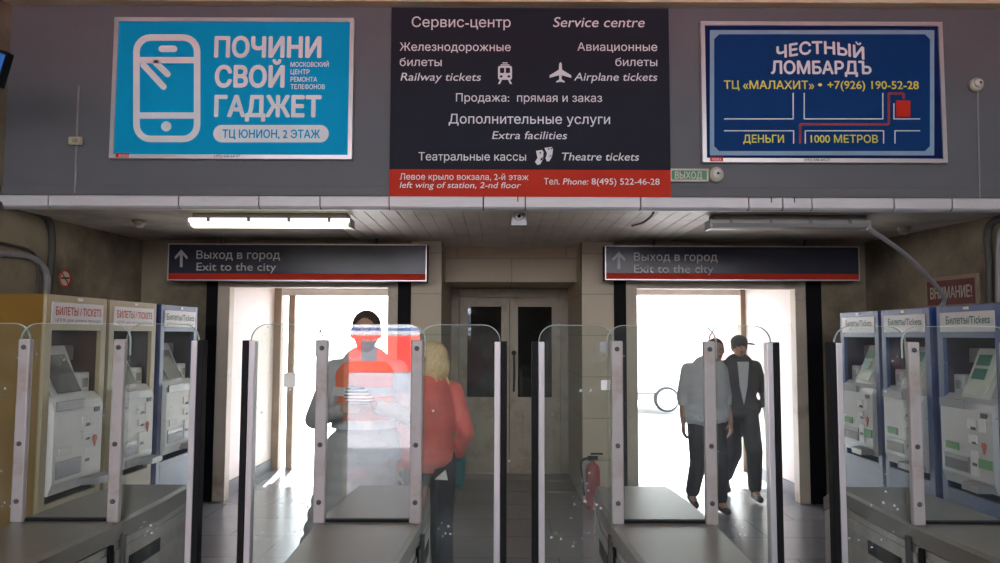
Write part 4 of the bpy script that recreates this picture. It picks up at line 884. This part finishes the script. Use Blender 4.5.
# ------------------------------------------------------------------ street side
t = thing('kiosk', (6.5, 22, 0), 'pale low kiosk with a grey roof edge out in the glare beyond the right doorway', 'kiosk')
MB().box(3.4, 12, 22, 25, 0, 1.9, .02).build('walls', 'kiosk', t); MB().box(3.3, 12.1, 21.8, 25.1, 1.9, 2.02, .01).build('roof', 'trgrey', t); MB().box(6.1, 7.1, 21.97, 22.01, .9, 1.75, .005).build('shutter', mat('pink shutter', (.7, .35, .35), .6), t)
MB().box(4.2, 5.6, 21.97, 22.01, .9, 1.7, .005).build('shutter', 'mlight', t)
t = thing('lamp_post', (X(727, 26), 26, 0), 'thin grey post rising behind the kiosk beyond the right doorway', 'lamp post')
MB().cyl((X(727, 26), 26, 0), (X(727, 26), 26, 2.85), .06, .05).build('pole', 'trgrey', t, True); MB().box(X(727, 26) - .12, X(727, 26) + .12, 25.8, 26.1, 2.85, 2.95, .02).build('head', 'trgrey', t)
# white van beyond the right doorway
t = thing('van', (2.6, 17, 0), 'white van parked in the glare beyond the right doorway', 'van')
MB().prism([(-1.2, .45), (4.15, .45), (4.2, .9), (3.9, 1.05), (3.35, 1.15), (2.9, 1.75), (2.6, 1.88), (-1.15, 1.88)], 16.4, 18.2).build('bodywork', 'white', t)
MB().prism([(2.35, 1.2), (3.15, 1.2), (2.85, 1.62), (2.35, 1.66)], 16.385, 16.4).build('side_window', 'trgrey', t)
for x in (3.62, -.3):
    wn = MB().lathe((x, 16.32, .30), (0, 1, 0), [(.26, 0), (.27, .03), (.27, .17), (.26, .2)], 28).build('wheel', 'tyre', t, True); MB().lathe((x, 16.30, .30), (0, 1, 0), [(.22, 0), (.225, .02)], 20).build('hub_cap', 'white', wn)
MB().box(4.12, 4.22, 16.5, 18.1, .5, .68, .02).build('bumper', 'trgrey', t)
# ------------------------------------------------------------------ red train at the platform behind the viewer, mirrored in the glass
t = thing('train', (0, -17.6, -.9), 'red and white train at the platform behind the viewer, mirrored in turnstile glass', 'train')
MB().box(-22, 22, -19.2, -16.25, .60, 1.66, .03).build('lower_body', 'trred', t); MB().box(-22, 22, -19.15, -16.28, -.5, .59, .02).build('skirt', 'trgrey', t)
MB().box(-22, 22, -19.2, -16.25, 1.67, 2.9, .03).build('upper_body', 'trwhite', t); MB().box(-22, 22, -19.0, -16.5, 2.91, 3.3, .15).build('roof', 'trgrey', t)
MB().box(-22, 22, -16.26, -16.235, 1.80, 1.88).build('stripe', 'mblue', t)
for i in range(16):
    x = -20.5 + i * 2.7; MB().box(x, x + 1.5, -16.26, -16.232, 2.0, 2.65, .02).build('window', 'trwin', t)
for x in (-4.02, -2.55, 1.2, 6, -9): MB().box(x, x + .46, -16.262, -16.23, .92, 1.52, .02).build('vent_grille', 'trwin', t)
for x in (-12, -6, 0, 6, 12): MB().lathe((x, -16.6, -.5), (0, 1, 0), [(.42, 0), (.42, .12), (.2, .14)], 24).build('wheel', 'tyre', t)

# ------------------------------------------------------------------ light
w = bpy.data.worlds.new('sky'); S.world = w; w.use_nodes = True; n = w.node_tree.nodes; l = w.node_tree.links; bg = n['Background']
tc = n.new('ShaderNodeTexCoord'); sp = n.new('ShaderNodeSeparateXYZ'); rp = n.new('ShaderNodeValToRGB'); l.new(tc.outputs['Generated'], sp.inputs[0]); l.new(sp.outputs['Z'], rp.inputs[0]); l.new(rp.outputs[0], bg.inputs[0])
rp.color_ramp.elements[0].position = 0; rp.color_ramp.elements[0].color = (1, .97, 1, 1); rp.color_ramp.elements[1].position = .6; rp.color_ramp.elements[1].color = (.75, .85, 1, 1)
bg.inputs[1].default_value = 6.0
sd = bpy.data.lights.new('sun', 'SUN'); sd.energy = 42; sd.angle = R(1); sd.color = (1, .97, .97); so = bpy.data.objects.new('sun', sd); COL.objects.link(so)
so.rotation_euler = V((.12, -1, -1.19)).to_track_quat('-Z', 'Y').to_euler()
S.view_settings.view_transform = 'Standard'; S.view_settings.look = 'None'; S.view_settings.gamma = 1; S.view_settings.exposure = 0.2; S.view_settings.use_curve_mapping = False
S.cycles.use_denoising = True; S.cycles.max_bounces = 16; S.cycles.transparent_max_bounces = 24; S.cycles.diffuse_bounces = 5; S.cycles.glossy_bounces = 5; S.cycles.sample_clamp_indirect = 6
